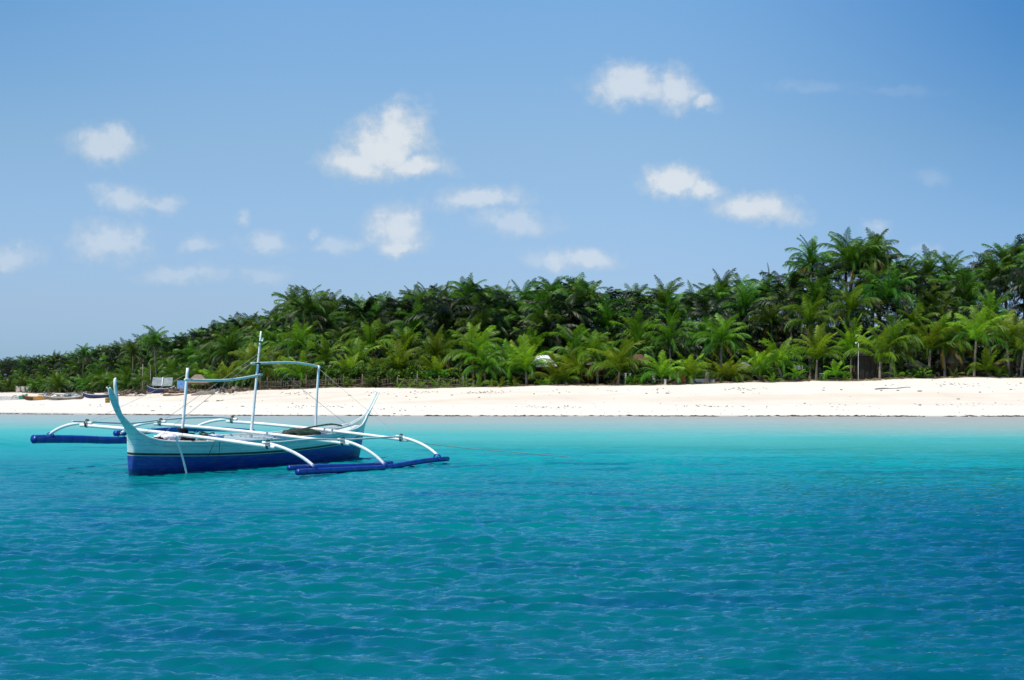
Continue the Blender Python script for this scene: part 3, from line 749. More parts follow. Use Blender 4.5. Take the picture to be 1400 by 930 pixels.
# the front rank, one by one: pixel column, distance behind the sand's edge, crown height, size, kind, what sets it apart
FRONT = [
 (720, 1.2, 4.01, 1.00, 'young', 'dark green young palm standing just before the white-roofed cottage'),
 (762, .9, 2.60, .85, 'young', 'small bright palm in front of the white-roofed cottage doorway'),
 (776, .6, 1.91, .72, 'young', 'lowest bright green palm between the cottage and the red stall'),
 (791, 1.8, 3.37, .92, 'young', 'young palm with a thin stem just before the red stall wall'),
 (817, 2.0, 4.68, .85, 'mid', 'thin-stemmed palm rising in front of the red stall panel'),
 (846, .8, 4.31, 1.12, 'young', 'big yellow-green young palm beside the slim white gate posts'),
 (906, 1.2, 2.90, .86, 'young', 'dark young palm standing between the plastered pillar and the brown-boarded pillar'),
 (936, 1.4, 2.74, .80, 'young', 'young palm with its crown over the brown-boarded pillar'),
 (952, .5, 2.38, .72, 'young', 'small palm growing before the low cream wall'),
 (986, 1.0, 2.48, .92, 'young', 'bright young palm at the end of the low cream wall'),
 (1004, .8, 2.00, .78, 'young', 'short bright palm under the grey-roofed hut'),
 (1042, 1.6, 2.96, .9, 'young', 'young palm with drooping crown between the grey-roofed hut and the white sheet'),
 (1070, 1.2, 4.06, 1.02, 'young', 'stout spreading palm in front of the pale violet sheet'),
 (1091, .4, 1.34, .66, 'young', 'very low palm at the foot of the stout spreading palm'),
 (1116, 1.5, 4.52, .98, 'young', 'tall young palm beside the lamp post'),
 (1142, .6, 1.78, .75, 'young', 'small bushy palm between the white box and the lamp post'),
 (1203, .9, 4.56, 1.08, 'young', 'bright wide young palm just past the lamp post doorway'),
 (1217, 1.8, 5.32, .95, 'mid', 'dull palm rising behind the bright palm past the lamp post'),
 (1270, 1.2, 5.36, 1.05, 'young', 'palm with a pale straight stem above the round yellow-green shrub'),
 (1292, 1.6, 5.22, .95, 'mid', 'dark palm with a grey stem beside the thatched hut gable'),
 (1313, 2.5, 4.87, .9, 'mid', 'shaded palm leaning over the thatched hut roof'),
 (1332, 1.0, 6.21, 1.08, 'young', 'palm with twin-looking brown stem at the long dark roof'),
 (1354, .8, 2.51, .85, 'young', 'short palm with a light stem before the rust-roofed hut'),
 (1379, 1.1, 6.19, 1.05, 'young', 'tall bright palm guarding the rust-roofed hut'),
 (1396, .7, 5.18, 1.0, 'young', 'bright palm at the outermost end of the front rank by the rusty roof'),
 (1425, 1.2, 5.17, 1.0, 'young', 'bright palm outside the end of the front rank'),
 (690, 2.6, 3.49, .95, 'mid', 'dull green low palm beyond the end of the stick fence'),
 (664, 2.2, 4.17, 1.0, 'mid', 'palm with arching yellow fronds over the stick fence end'),
 (648, 3.4, 5.04, 1.0, 'mid', 'palm with brown hanging fronds behind the stick fence end'),
 (356, .4, 4.23, .9, 'mid', 'palm with a dark thick stem at the start of the stick fence'),
]
for (px, back, h, s, kind, lab) in FRONT:
    lo = 160.0
    D = lo
    while D < 400 and D - veg_y((px - 700) / FPX * D) < back: D += .2
    x = (px - 700) / FPX * D
    placed.append((x, D))
    up = 2.7 * s if kind == 'young' else 2.5 * s          # how far the crown rises over its base
    if h - up < .35: s *= max(.35, h / (up + .45)); up = h - .35
    palm(kind, x, D, max(.3, h - up), lab, s=s)
# the ranks behind, filling the grove up to its skyline
def zone(x, y, row):
    px = px_of(x, y)
    for lim, nm in ((120, 'behind the far beached boats'), (255, 'behind the tin shelter and debris'), (400, 'behind the thatched shade hut'),
                    (600, 'behind the sea grape bushes'), (760, 'above the white-roofed cottage'), (900, 'above the red stall'),
                    (1050, 'above the low cream wall'), (1180, 'above the violet sheet'), (1290, 'above the dark shack'), (9999, 'above the thatched huts')):
        if px < lim: return nm
ROWN = ['low palm in the second rank ', 'mid-height palm in the thick of the grove ', 'tall dark palm in the rear ranks ']
n_p = len(FRONT)
rows = [(2.6, 4.4, .30), (5.5, 4.5, .46), (9, 4.6, .60), (13, 4.6, .74), (17.5, 4.4, .86), (22.5, 4.0, .97), (28, 3.8, 1.0)]
rr = random.Random(77)
def curve_pts(step):
    """points along the sand's edge, evenly spaced"""
    out, x = [], -185.0
    while x < 66:
        y = float(veg_y(x)); sl_ = (float(veg_y(x + .05)) - y) / .05
        out.append((x, y, sl_)); x += step / math.hypot(1, ip(x + .05, VEG) * 20 - ip(x, VEG) * 20)
    return out
HIGH = []
for ri, (back, step, frac) in enumerate(rows):
    for (x0, y0, sl_) in curve_pts(step):
        far = y0 > 215
        slope = (ip(x0 + 1, VEG) - ip(x0 - 1, VEG)) / 2
        nx, ny = -slope / math.hypot(1, slope), 1 / math.hypot(1, slope)
        if far and ri in (2, 4): continue
        x = x0 + nx * back * (1.0 if not far else .75) + rr.uniform(-1.6, 1.6); y = y0 + ny * back + rr.uniform(-1.4, 1.4)
        px = px_of(x, y)
        if not (-45 < px < 1445): continue
        if far and rr.random() < (.30 if y0 < 300 else .58): continue
        if not spaced(x, y, 3.2 if ri < 4 else 2.9): continue
        g = gz(x, y)
        topz = CAM_H + (HY - ip(px, SKY)) * y / FPX
        want = g + (topz - g) * (frac + (rr.uniform(-.12, .20) if ri < 2 else rr.uniform(-.14, .10) if ri < 5 else rr.uniform(-.07, .01)))
        s = rr.uniform(.86, 1.12)
        kind = ('tall' if far else 'young' if (ri == 0 and rr.random() < .6) or (ri == 1 and rr.random() < .3) else 'mid' if ri < 3 else 'tall')
        up = (2.9 if kind == 'tall' else 2.8) * s
        h = want - g - up
        if h < 1.0: s = max(.62, s * .82); h = max(.7, want - g - 2.8 * s)
        cls = 0 if ri < 2 else 1 if ri < 5 else 2
        z_ = zone(x, y, ri)
        palm(kind, x, y, h, ROWN[cls] + z_, 'coconut palms: ' + ROWN[cls] + z_, s=s); n_p += 1
# palms that break the skyline
for (px, top, D, lab) in [(1113, 326, 186, 'skyline palm with a loose crown, first of the three standing highest'), (1160, 319, 188, 'slender skyline palm in the middle of the three standing highest'), (1204, 317, 186, 'skyline palm with one long upright frond beside the slender one'),
                          (1272, 342, 192, 'dark lone skyline palm in the dip before the high end of the grove'), (1300, 347, 195, 'dark skyline palm crowding the lone one in the dip'), (757, 374, 196, 'skyline palm with swept fronds above the white-roofed cottage'),
                          (418, 392, 206, 'skyline palm where the canopy steps up behind the mast'), (214, 447, 238, 'dark palm poking above the canopy over the shelters'), (182, 462, 258, 'small palm top poking above the far canopy'),
                          (113, 467, 320, 'lone palm top breaking the low far skyline'), (640, 376, 194, 'skyline palm above the far end of the stick fence'), (985, 372, 193, 'skyline palm with a wide crown above the low cream wall'), (1375, 332, 190, 'dark skyline palm near the high end of the grove')]:
    x = (px - 700) / FPX * D; g = gz(x, D); tz = CAM_H + (HY - top) * D / FPX
    placed.append((x, D)); palm('tall', x, D, tz - g - (2.9 if D < 215 else 2.3), lab, s=.95 if D < 215 else .74); n_p += 1
# seedlings along the sand's edge
for px in (455, 480, 545, 560, 575, 598, 612, 634, 657, 672, 684, 704, 738, 748, 865, 876, 1012, 1056, 1128, 1154, 1226, 1262, 1304, 1364):
    D = 160.0
    while D < 400 and D - veg_y((px - 700) / FPX * D) < -.15 + .5 * ((px * 7) % 5) / 5: D += .1
    palm('seedling', (px - 700) / FPX * D, D, 0, 'low yellow-green palm seedling sprouting at the edge of the sand', 'palm seedlings along the sand edge', s=rr.uniform(.8, 1.5))
print('palms', n_p)

def leaf_clump(m, rng, c_, rad, n, size, age0=.35, shape=(1, 1, 1)):
    for _ in range(n):
        d_ = Vector((rng.gauss(0, 1), rng.gauss(0, 1), rng.gauss(0, 1))).normalized() * rad * rng.uniform(.55, 1.05)
        q = c_ + Vector((d_.x * shape[0], d_.y * shape[1], d_.z * shape[2]))
        a = Vector((rng.gauss(0, 1), rng.gauss(0, 1), rng.gauss(0, .5))).normalized(); b = a.cross(Vector((rng.gauss(0, .6), rng.gauss(0, .6), 1))).normalized()
        s = size * rng.uniform(.7, 1.3)
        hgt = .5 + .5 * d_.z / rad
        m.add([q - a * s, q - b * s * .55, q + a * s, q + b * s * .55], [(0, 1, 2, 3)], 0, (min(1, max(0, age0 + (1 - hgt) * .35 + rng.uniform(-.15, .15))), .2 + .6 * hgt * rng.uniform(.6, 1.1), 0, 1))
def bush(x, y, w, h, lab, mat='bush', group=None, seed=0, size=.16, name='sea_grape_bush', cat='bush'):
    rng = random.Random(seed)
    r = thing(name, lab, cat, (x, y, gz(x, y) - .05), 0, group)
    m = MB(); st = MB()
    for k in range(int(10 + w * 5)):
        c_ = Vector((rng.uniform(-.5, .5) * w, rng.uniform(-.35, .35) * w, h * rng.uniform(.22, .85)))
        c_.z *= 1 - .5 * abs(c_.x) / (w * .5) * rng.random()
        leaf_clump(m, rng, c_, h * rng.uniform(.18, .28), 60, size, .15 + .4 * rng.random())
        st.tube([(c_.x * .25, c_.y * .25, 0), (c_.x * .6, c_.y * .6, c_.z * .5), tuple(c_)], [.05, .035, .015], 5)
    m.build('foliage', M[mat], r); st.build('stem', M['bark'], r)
    return r
for i, (px, w, h, lab) in enumerate([(437, 3.4, 2.3, 'dark green sea grape bush behind the rear awning post'), (470, 3.2, 2.2, 'rounded sea grape bush above the stick fence'), (497, 3.6, 2.5, 'bright green sea grape bush standing tallest over the stick fence'),
                                     (528, 3.2, 2.3, 'yellow-green sea grape bush next to the tallest one over the fence'), (560, 3.4, 2.0, 'olive brown-tinged bush over the middle of the stick fence'), (592, 3.0, 1.8, 'low brownish bush towards the end of the stick fence')]):
    D = 160.0
    while D - veg_y((px - 700) / FPX * D) < 1.9: D += .2
    bush((px - 700) / FPX * D, D, w, h, lab, seed=40 + i)
for i, (px, w, h, lab) in enumerate([(1256, 2.4, 1.2, 'low rounded yellow-green shrub at the foot of the pale-stemmed palm'), (868, 1.4, 1.1, 'small leafy shrub beside the slim white gate posts'), (885, 1.3, 1.3, 'small bright shrub against the plastered pillar')]):
    D = 160.0
    while D - veg_y((px - 700) / FPX * D) < .5: D += .2
    bush((px - 700) / FPX * D, D, w, h, lab, seed=60 + i, size=.10, name='shrub', cat='shrub')
def broad_tree(px, top, D, w, lab, seed):
    rng = random.Random(seed); x = (px - 700) / FPX * D; g = gz(x, D); H = CAM_H + (HY - top) * D / FPX - g
    r = thing('broadleaf_tree', lab, 'tree', (x, D, g - .2))
    m, st = MB(), MB()
    st.tube([(0, 0, 0), (.1, .05, H * .3), (.0, .1, H * .6), (.15, .1, H * .85)], [.24, .19, .13, .05], 8)
    for k in range(26):
        a = rng.uniform(0, 6.28); rr_ = w * .5 * rng.uniform(.1, 1); z = H * rng.uniform(.55, .97)
        rr_ *= 1 - .7 * max(0, (z / H - .75)) / .25
        c_ = Vector((rr_ * math.cos(a), rr_ * math.sin(a), z))
        st.tube([(.05, .08, z * .62), (c_.x * .5, c_.y * .5, z * .85), tuple(c_)], [.07, .045, .015], 5)
        leaf_clump(m, rng, c_, rng.uniform(.55, .95), 170, .11, .2 + .4 * rng.random(), (1.15, 1.15, .7))
    m.build('crown', M['tree'], r); st.build('trunk', M['bark'], r)
for i, a in enumerate([(787, 372, 200, 2.4, 'thin broadleaf treetop poking out of the palm skyline'), (1347, 342, 203, 3.6, 'dark broadleaf tree on the high end of the grove'),
                       (1400, 314, 194, 4.6, 'tallest dark broadleaf tree at the high end of the grove'), (12, 488, 440, 7, 'dark broadleaf tree at the far end of the bay'), (40, 490, 425, 6, 'second broadleaf tree by the far end of the bay')]):
    broad_tree(*a, 900 + i)
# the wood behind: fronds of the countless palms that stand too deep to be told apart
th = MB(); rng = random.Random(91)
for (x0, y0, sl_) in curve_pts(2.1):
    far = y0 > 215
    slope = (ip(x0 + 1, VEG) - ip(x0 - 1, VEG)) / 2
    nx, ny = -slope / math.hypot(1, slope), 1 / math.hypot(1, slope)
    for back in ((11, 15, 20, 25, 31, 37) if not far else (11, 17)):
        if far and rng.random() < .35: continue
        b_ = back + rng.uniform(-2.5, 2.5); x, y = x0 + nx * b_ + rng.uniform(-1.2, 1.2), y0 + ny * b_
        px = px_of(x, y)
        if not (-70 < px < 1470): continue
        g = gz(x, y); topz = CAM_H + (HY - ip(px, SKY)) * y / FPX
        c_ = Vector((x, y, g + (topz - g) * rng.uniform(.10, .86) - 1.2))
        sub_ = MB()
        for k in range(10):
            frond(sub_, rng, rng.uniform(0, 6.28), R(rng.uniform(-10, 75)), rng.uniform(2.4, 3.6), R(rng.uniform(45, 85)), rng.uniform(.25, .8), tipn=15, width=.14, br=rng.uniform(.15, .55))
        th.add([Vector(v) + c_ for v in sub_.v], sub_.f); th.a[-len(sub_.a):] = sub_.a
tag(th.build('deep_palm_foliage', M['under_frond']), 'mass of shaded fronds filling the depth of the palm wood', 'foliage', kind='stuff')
# tangled low growth under the palms
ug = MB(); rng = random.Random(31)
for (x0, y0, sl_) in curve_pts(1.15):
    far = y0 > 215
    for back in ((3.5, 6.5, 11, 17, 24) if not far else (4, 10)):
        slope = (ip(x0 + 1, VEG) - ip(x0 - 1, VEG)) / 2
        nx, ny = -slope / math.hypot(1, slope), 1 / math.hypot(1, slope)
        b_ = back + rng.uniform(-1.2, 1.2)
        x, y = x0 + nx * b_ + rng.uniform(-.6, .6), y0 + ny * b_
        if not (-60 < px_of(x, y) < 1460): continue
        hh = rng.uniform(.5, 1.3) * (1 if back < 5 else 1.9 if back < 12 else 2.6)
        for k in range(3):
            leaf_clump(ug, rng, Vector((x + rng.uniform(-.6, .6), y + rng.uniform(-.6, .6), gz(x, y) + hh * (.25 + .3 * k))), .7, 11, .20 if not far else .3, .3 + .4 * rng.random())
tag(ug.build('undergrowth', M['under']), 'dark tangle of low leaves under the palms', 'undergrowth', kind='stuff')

# ------------------------------------------------------------------ huts, fence and things on the beach
def behind(px, back, lo=150.0):
    D = lo
    while D < 600 and D - veg_y((px - 700) / FPX * D) < back: D += .1
    return (px - 700) / FPX * D, D
def hip_roof(w, d, h, ridge, over=.25, th=.06):
    m = MB(); W2, D2, rl = w / 2 + over, d / 2 + over, ridge / 2
    P = [(-W2, -D2, 0), (W2, -D2, 0), (W2, D2, 0), (-W2, D2, 0), (-rl, 0, h), (rl, 0, h)]
    lower = [(x, y, z - th) for x, y, z in P]
    m.add(P + lower, [(0, 1, 5, 4), (1, 2, 5), (2, 3, 4, 5), (3, 0, 4), (7, 6, 10, 11), (8, 7, 11), (9, 8, 11, 10), (6, 9, 10), (0, 6, 7, 1), (1, 7, 8, 2), (2, 8, 9, 3), (3, 9, 6, 0)])
    return m
def fringe(m, w, d, seed, drop=.22, over=.25):
    """ragged thatch ends along the eaves"""
    rng = random.Random(seed); W2, D2 = w / 2 + over, d / 2 + over
    per = [((-W2, -D2), (W2, -D2)), ((W2, -D2), (W2, D2)), ((W2, D2), (-W2, D2)), ((-W2, D2), (-W2, -D2))]
    for (a, b) in per:
        n = int(math.hypot(b[0] - a[0], b[1] - a[1]) / .07)
        for k in range(n):
            t = k / n; x, y = a[0] + (b[0] - a[0]) * t, a[1] + (b[1] - a[1]) * t
            ux, uy = (b[0] - a[0]) / n, (b[1] - a[1]) / n
            z = -rng.uniform(.4, 1) * drop
            m.add([(x, y, .03), (x + ux * 1.3, y + uy * 1.3, .03), (x + ux * rng.uniform(.5, 1.2), y + uy * .8, z)], [(0, 1, 2)])
def hut(px, back, w, d, wall_h, roof_h, ridge, label, roof='thatch', wall='nipa', rz=0.0, open_=False, name='thatched_hut', cat='hut', thatch=True, z0=0.0):
    x, y = behind(px, back)
    r = thing(name, label, cat, (x, y, gz(x, y) + z0), rz)
    m = hip_roof(w, d, roof_h, ridge)
    if thatch: fringe(m, w, d, int(px))
    ro = m.build('roof', M[roof], r, False); ro.location = (0, 0, wall_h)
    for sx_ in (-1, 1):
        for sy_ in (-1, 1):
            MB().tube([(sx_ * w * .47, sy_ * d * .47, -.3), (sx_ * w * .47, sy_ * d * .47, wall_h + .05)], .06, 7).build('post', M['brown_wood'], r)
    if not open_:
        wl = MB()
        wl.box((0, d * .44, wall_h / 2), (w * .9, .05, wall_h - .04))
        for s_ in (-1, 1): wl.box((s_ * w * .44, 0, wall_h / 2), (.05, d * .86, wall_h - .04))
        for s_ in (-1, 1): wl.box((s_ * w * .30, -d * .43, wall_h / 2), (w * .28, .05, wall_h - .04))
        wl.box((0, -d * .43, wall_h - .2), (w * .32, .045, .34))
        wl.build('wall', M[wall], r, False)
        MB().box((0, -d * .40, wall_h * .42), (w * .30, .04, wall_h * .80)).build('door', M['thatch_dark'], r, False)
    else:
        MB().box((0, d * .2, .45), (w * .8, .35, .05)).build('bench', M['brown_wood'], r, False)
    return r
hut(742, 3.6, 2.2, 2.2, 1.75, 1.05, 1.0, 'small cottage with a bright white hipped roof and dark maroon walls', 'roof_white', 'maroon', name='white_roofed_cottage', cat='cottage', thatch=False)
# red stall
x, y = behind(810, 3.2)
r = thing('red_stall', 'open beach stall with a red panel and thin white roof edge', 'stall', (x, y, gz(x, y)))
MB().box((0, 0, 1.98), (2.3, 2.0, .08), (.10, 0, 0), bev=.02).build('roof', M['roof_white'], r, False)
MB().box((.05, -.72, 1.28), (1.15, .05, .80)).build('panel', M['red'], r, False)
MB().box((0, .80, .95), (2.1, .05, 1.9)).build('wall', M['maroon'], r, False)
MB().box((0, -.80, .84), (2.2, .07, .07)).build('rail', M['grey_wood'], r, False)
for sx_ in (-1.02, 1.02):
    for sy_ in (-.8, .8): MB().tube([(sx_, sy_, -.2), (sx_, sy_, 1.95)], .05, 7).build('post', M['brown_wood'], r)
hut(873, 5.0, 1.7, 1.7, 1.95, .75, .6, 'brown thatched hut behind the plastered pillar', 'thatch_red', name='thatched_hut')
hut(1018, 3.4, 1.4, 1.4, 1.05, .75, .4, 'little grey-roofed hut past the low cream wall', 'grey_wood', name='thatched_hut')
hut(1184, 2.6, 1.9, 1.8, 2.1, .7, .8, 'dark unlit shack with its doorway beside the lamp post', 'thatch_dark', 'thatch_dark', name='dark_shack', cat='shack')
hut(1250, 3.2, 1.6, 1.6, 1.05, .5, .6, 'low hut with a grey thatched roof behind the yellow-green shrub', 'thatch', name='thatched_hut')
hut(1302, 3.0, 1.5, 1.9, 1.35, 1.0, .25, 'thatched hut with a steep pale gable', 'thatch', name='thatched_hut', rz=.3)
hut(1328, 3.4, 2.3, 1.8, 1.20, .45, 1.7, 'long low hut with a dark thatched roof beside the steep gable', 'thatch_dark', name='thatched_hut')
hut(1370, 3.0, 1.7, 1.6, .95, .5, .8, 'low hut with a rust-red roof behind the tall bright palm', 'thatch_red', name='thatched_hut', thatch=False)
# gate posts, pillars and low walls of the beach garden
def masonry(name, label, cat, px, back, size, mat='plaster', rz=0.0, cap=True, group=None):
    x, y = behind(px, back)
    r = thing(name, label, cat, (x, y, gz(x, y) - .12), rz, group)
    MB().box((0, 0, (size[2] + .12) / 2), (size[0], size[1], size[2] + .12), bev=.015).build('shaft' if cap and size[2] > .6 else 'wall', M[mat], r, False)
    if cap: MB().box((0, 0, size[2] + .15), (size[0] + .07, size[1] + .07, .06), bev=.015).build('cap', M[mat], r, False)
    return r
masonry('gate_post', 'slim white gate post beside the big yellow-green palm', 'post', 855.5, .7, (.14, .14, 1.05))
masonry('gate_post', 'slim white gate post nearer the small leafy shrub', 'post', 861.5, .7, (.16, .16, 1.0))
masonry('pillar', 'cream plastered pillar with a shaded brown flank at the low wall', 'pillar', 892, .6, (.36, .42, 1.05), rz=.45)
masonry('garden_wall', 'short stub of low white wall against the plastered pillar', 'wall', 887, .75, (.42, .16, .30), cap=False)
masonry('short_post', 'knee-high cream post between the two pillars', 'post', 909.5, .5, (.20, .20, .46))
r = masonry('pillar', 'slim white pillar with tall red-brown boards fixed beside it', 'pillar', 927, .6, (.15, .2, 1.1))
bd = MB()
for k in range(4): bd.box((.20 + .14 * k, .02, .58), (.13, .04, 1.05 - .04 * (k % 2)), bev=.006)
bd.build('board_panel', M['rust_board'], r, False)
masonry('garden_wall', 'low cream garden wall behind the small palms', 'wall', 955, .8, (1.35, .18, .40), cap=True)
masonry('garden_wall', 'short low cream wall past the grey tree stump', 'wall', 974, .8, (.40, .18, .36), cap=False)
x, y = behind(967, .5)
st = MB().tube([(0, 0, -.2), (.02, 0, .1), (.0, .03, .6), (.05, 0, 1.08)], [.32, .25, .22, .20], 10).build('tree_stump', M['grey_wood'])
st.location = (x, y, gz(x, y)); tag(st, 'thick grey palm stump standing in the low cream wall', 'stump')
# hanging sheet, table, lamp post
x, y = behind(1091, 2.6)
sh_ = MB()
P_ = [(.85 * (i / 8 - .5), .05 * math.sin(i * 1.7) * (1 - j / 4) + .12 * j / 4, 1.45 - .42 * j / 4 - .05 * math.sin(math.pi * i / 8)) for j in range(5) for i in range(9)]
sh_.add(P_, [(j * 9 + i, j * 9 + i + 1, j * 9 + i + 10, j * 9 + i + 9) for j in range(4) for i in range(8)])
r = thing('hung_sheet', 'pale violet sheet hung between two sticks under the palms', 'sheet', (x, y, gz(x, y)))
sh_.build('cloth', M['cloth_white'], r)
for s_ in (-1, 1): MB().tube([(s_ * .43, .02, -.2), (s_ * .43, .02, 1.5)], .03, 6).build('stick', M['grey_wood'], r)
x, y = behind(1122, .9)
r = thing('small_table', 'small wooden table with a white top under the palms', 'table', (x, y, gz(x, y)))
MB().box((.12, 0, .66), (.42, .40, .05), bev=.01).build('tabletop', M['roof_white'], r, False)
for s_ in (-1, 1):
    for q_ in (-1, 1): MB().tube([(.12 + s_ * .17, q_ * .15, -.1), (.12 + s_ * .17, q_ * .15, .64)], .03, 6).build('leg', M['grey_wood'], r)
x, y = behind(1173.5, .15)
r = thing('lamp_post', 'slender white lamp post with a small lantern at the edge of the grove', 'lamp post', (x, y, gz(x, y)))
MB().tube([(0, 0, -.3), (0, 0, 1.8), (.02, 0, 3.45)], [.034, .030, .024], 8).build('pole', M['grey_metal'], r)
MB().tube([(.02, 0, 3.42), (-.10, 0, 3.56), (-.22, 0, 3.52)], .02, 6).build('arm', M['grey_metal'], r)
MB().tube([(-.22, 0, 3.56), (-.22, 0, 3.52), (-.22, 0, 3.42), (-.22, 0, 3.36)], [.02, .07, .06, .03], 10).build('lantern', M['hull_white'], r)

# stick fence
r = None
fpts = []
for px in np.linspace(352, 642, 59):
    x, y = behind(px, -.1 + .25 * math.sin(px * .05)); fpts.append(Vector((x, y, gz(x, y))))
base = fpts[0]
r = thing('stick_fence', 'grey fence of thin upright sticks running along the top of the sand', 'fence', tuple(base))
rng = random.Random(9); seg = []
for a, b in zip(fpts, fpts[1:]):
    n = max(2, int((b - a).length / .11))
    for k in range(n): seg.append(a.lerp(b, k / n) - base)
pk = MB()
for q in seg:
    if rng.random() < .10: continue
    hh = rng.uniform(.72, 1.02); lx, ly = rng.uniform(-.05, .05), rng.uniform(-.05, .05)
    pk.tube([q + Vector((0, 0, -.15)), q + Vector((lx, ly, hh))], rng.uniform(.012, .022), 4)
pk.build('picket_panel', M['fence_wood'], r)
for hh in (.35, .80):
    MB().tube([(p - base) + Vector((0, -.03, hh + .05 * math.sin(i * .9))) for i, p in enumerate(fpts)], .022, 5).build('rail', M['fence_wood'], r)
for px in (366, 384, 402, 419, 446, 470, 495, 517, 543, 570, 600, 634):
    x, y = behind(px, -.18); q = Vector((x, y, gz(x, y))) - base; hh = rng.uniform(1.05, 1.45)
    MB().tube([q + Vector((0, 0, -.3)), q + Vector((rng.uniform(-.06, .06), 0, hh))], rng.uniform(.04, .065), 7).build('post', M['fence_wood'], r)

# boats drawn up on the sand
def beached(label, px, py, L, beam, hgt, rz, cols, name='beached_boat', roll=.06, flip=False, split=None, rig=True):
    x, y = on_ground(px, py)
    r = thing(name, label, 'boat', (x, y, gz(x, y) + (.0 if not flip else hgt * .85)), rz)
    V, F, ms = [], [], []
    ns, fs = 25, [0, .15, .35, .6, .85, 1]
    for i in range(ns):
        t = i / (ns - 1) * 2 - 1
        b = beam / 2 * max(.03, 1 - abs(t) ** 2.4); k = hgt * .75 * abs(t) ** 5; top = hgt + hgt * .7 * abs(t) ** 3.5
        row = [(L / 2 * t, b * (.25 + .75 * f ** .6) * (1 if f else .25), k + (top - k) * f) for f in fs]
        full = row[::-1] + [(px_, -py_, pz_) for (px_, py_, pz_) in row[1:]]
        V += full
    n = 2 * len(fs) - 1
    hb = MB()
    for i in range(ns - 1):
        for j in range(n - 1): F.append((i * n + j, i * n + j + 1, (i + 1) * n + j + 1, (i + 1) * n + j))
    hb.add(V, F)
    hb.m = [1 if (split is not None and V[f[0]][0] > split * L / 2) else 0 for f in F]
    h = hb.build('hull', [M[cols[0]], M[cols[1]]], r)
    so2 = h.modifiers.new('planking', 'SOLIDIFY'); so2.thickness = .03; so2.offset = -1
    for s_ in (0, n - 1): MB().tube([V[i * n + s_] for i in range(ns)], .03, 5).build('gunwale', M[cols[2]], h)
    for u_ in (-.45, .1, .55): MB().box((u_ * L / 2, 0, hgt * .8), (.18, beam * .80, .03)).build('thwart', M['grey_wood'], h, False)
    if rig:
        for s_ in (-1, 1): MB().tube([(-L * .34, s_ * (beam / 2 + .75), .12), (0, s_ * (beam / 2 + .75), .10), (L * .36, s_ * (beam / 2 + .75), .14)], .05, 7).build('outrigger_float', M['hull_white'], r)
        for u_ in (-.22, .24): MB().tube([(u_ * L, s_ * (beam / 2 + .78), .17 if abs(s_) == 1 else hgt + .08) for s_ in (-1, -.6, 0, .6, 1)], .035, 6).build('boom', M['grey_wood'], r)
    r.rotation_euler = (roll + (math.pi if flip else 0), 0, rz)
    return r
beached('long white boat with a sea green bow at the far end of the beach', 4, 547.5, 6.2, .8, .5, -.05, ('hull_white', 'seagreen', 'hull_white'), split=.62)
beached('ochre boat with a red-brown end lying against the sea green bow', 49, 547.5, 3.1, .65, .42, .05, ('thatch_red', 'orange', 'orange'), split=-.25, rig=False)
beached('long low bare wooden boat beyond the ochre boat', 87, 547.0, 4.6, .6, .32, .03, ('grey_wood', 'grey_wood', 'hull_white'), rig=False)
beached('dark narrow boat with pale rim on the sand by the barrel', 134, 544.6, 3.4, .65, .40, .12, ('navy', 'thatch_dark', 'hull_white'), rig=False)
beached('navy blue boat with pale rim among the debris before the tin shelter', 220, 537.5, 3.2, .75, .5, .35, ('navy', 'navy', 'hull_white'), rig=False)
beached('grey dinghy lying upside down beside the thatched shade hut', 281, 539.5, 2.0, .9, .42, .08, ('grey_wood', 'grey_wood', 'grey_wood'), flip=True, rig=False)
# shelters at the end of the bay
x, y = on_ground(222, 537); y += 2; x = (222 - 700) / FPX * y
r = thing('tin_shelter', 'low shelter roofed with pale slanting tin sheets among the debris', 'shelter', (x, y, gz(x, y)), .1)
MB().box((-.62, 0, 1.30), (1.15, 1.7, .03), (.62, .05, 0)).build('roof_sheet', M['tin'], r, False)
MB().box((.62, .05, 1.28), (1.15, 1.7, .03), (.62, -.04, 0)).build('roof_sheet', M['tin'], r, False)
MB().box((0, -.02, 1.34), (.10, 1.75, .04), (.62, 0, 0)).build('roof_batten', M['hull_white'], r, False)
for s_ in (-1.1, 0, 1.1):
    MB().tube([(s_, -.6, -.2), (s_, -.6, .9)], .04, 6).build('post', M['grey_wood'], r); MB().tube([(s_, .6, -.2), (s_, .6, 1.72)], .04, 6).build('post', M['grey_wood'], r)
x, y = on_ground(248, 537); y += 1.5; x = (248 - 700) / FPX * y
r = thing('tarp_tent', 'faded blue tarpaulin tent pitched between the tin shelter and the thatched shade hut', 'tent', (x, y, gz(x, y)), .2)
MB().add([(-.5, -.7, .35), (.55, -.7, .30), (.5, .1, 1.32), (-.45, .1, 1.36), (.5, .8, .5), (-.5, .8, .5)], [(0, 1, 2, 3), (3, 2, 4, 5)]).build('canopy', M['blue_tarp'], r)
for s_ in (-.46, .5): MB().tube([(s_, .1, -.2), (s_, .1, 1.36)], .03, 6).build('pole', M['grey_wood'], r)
x, y = on_ground(271, 536.5); y += 2; x = (271 - 700) / FPX * y
r = thing('shade_hut', 'open shade hut with a shaggy thatched roof near the start of the stick fence', 'hut', (x, y, gz(x, y)))
m = hip_roof(2.1, 1.9, .95, .7); fringe(m, 2.1, 1.9, 5, .3); ro = m.build('roof', M['thatch'], r, False); ro.location = (0, 0, 1.0)
for s_ in (-1, 1):
    for q_ in (-1, 1): MB().tube([(s_ * .95, q_ * .8, -.2), (s_ * .95, q_ * .8, 1.05)], .05, 7).build('post', M['brown_wood'], r)
MB().box((0, .3, .4), (1.7, .4, .05)).build('bench', M['brown_wood'], r, False)
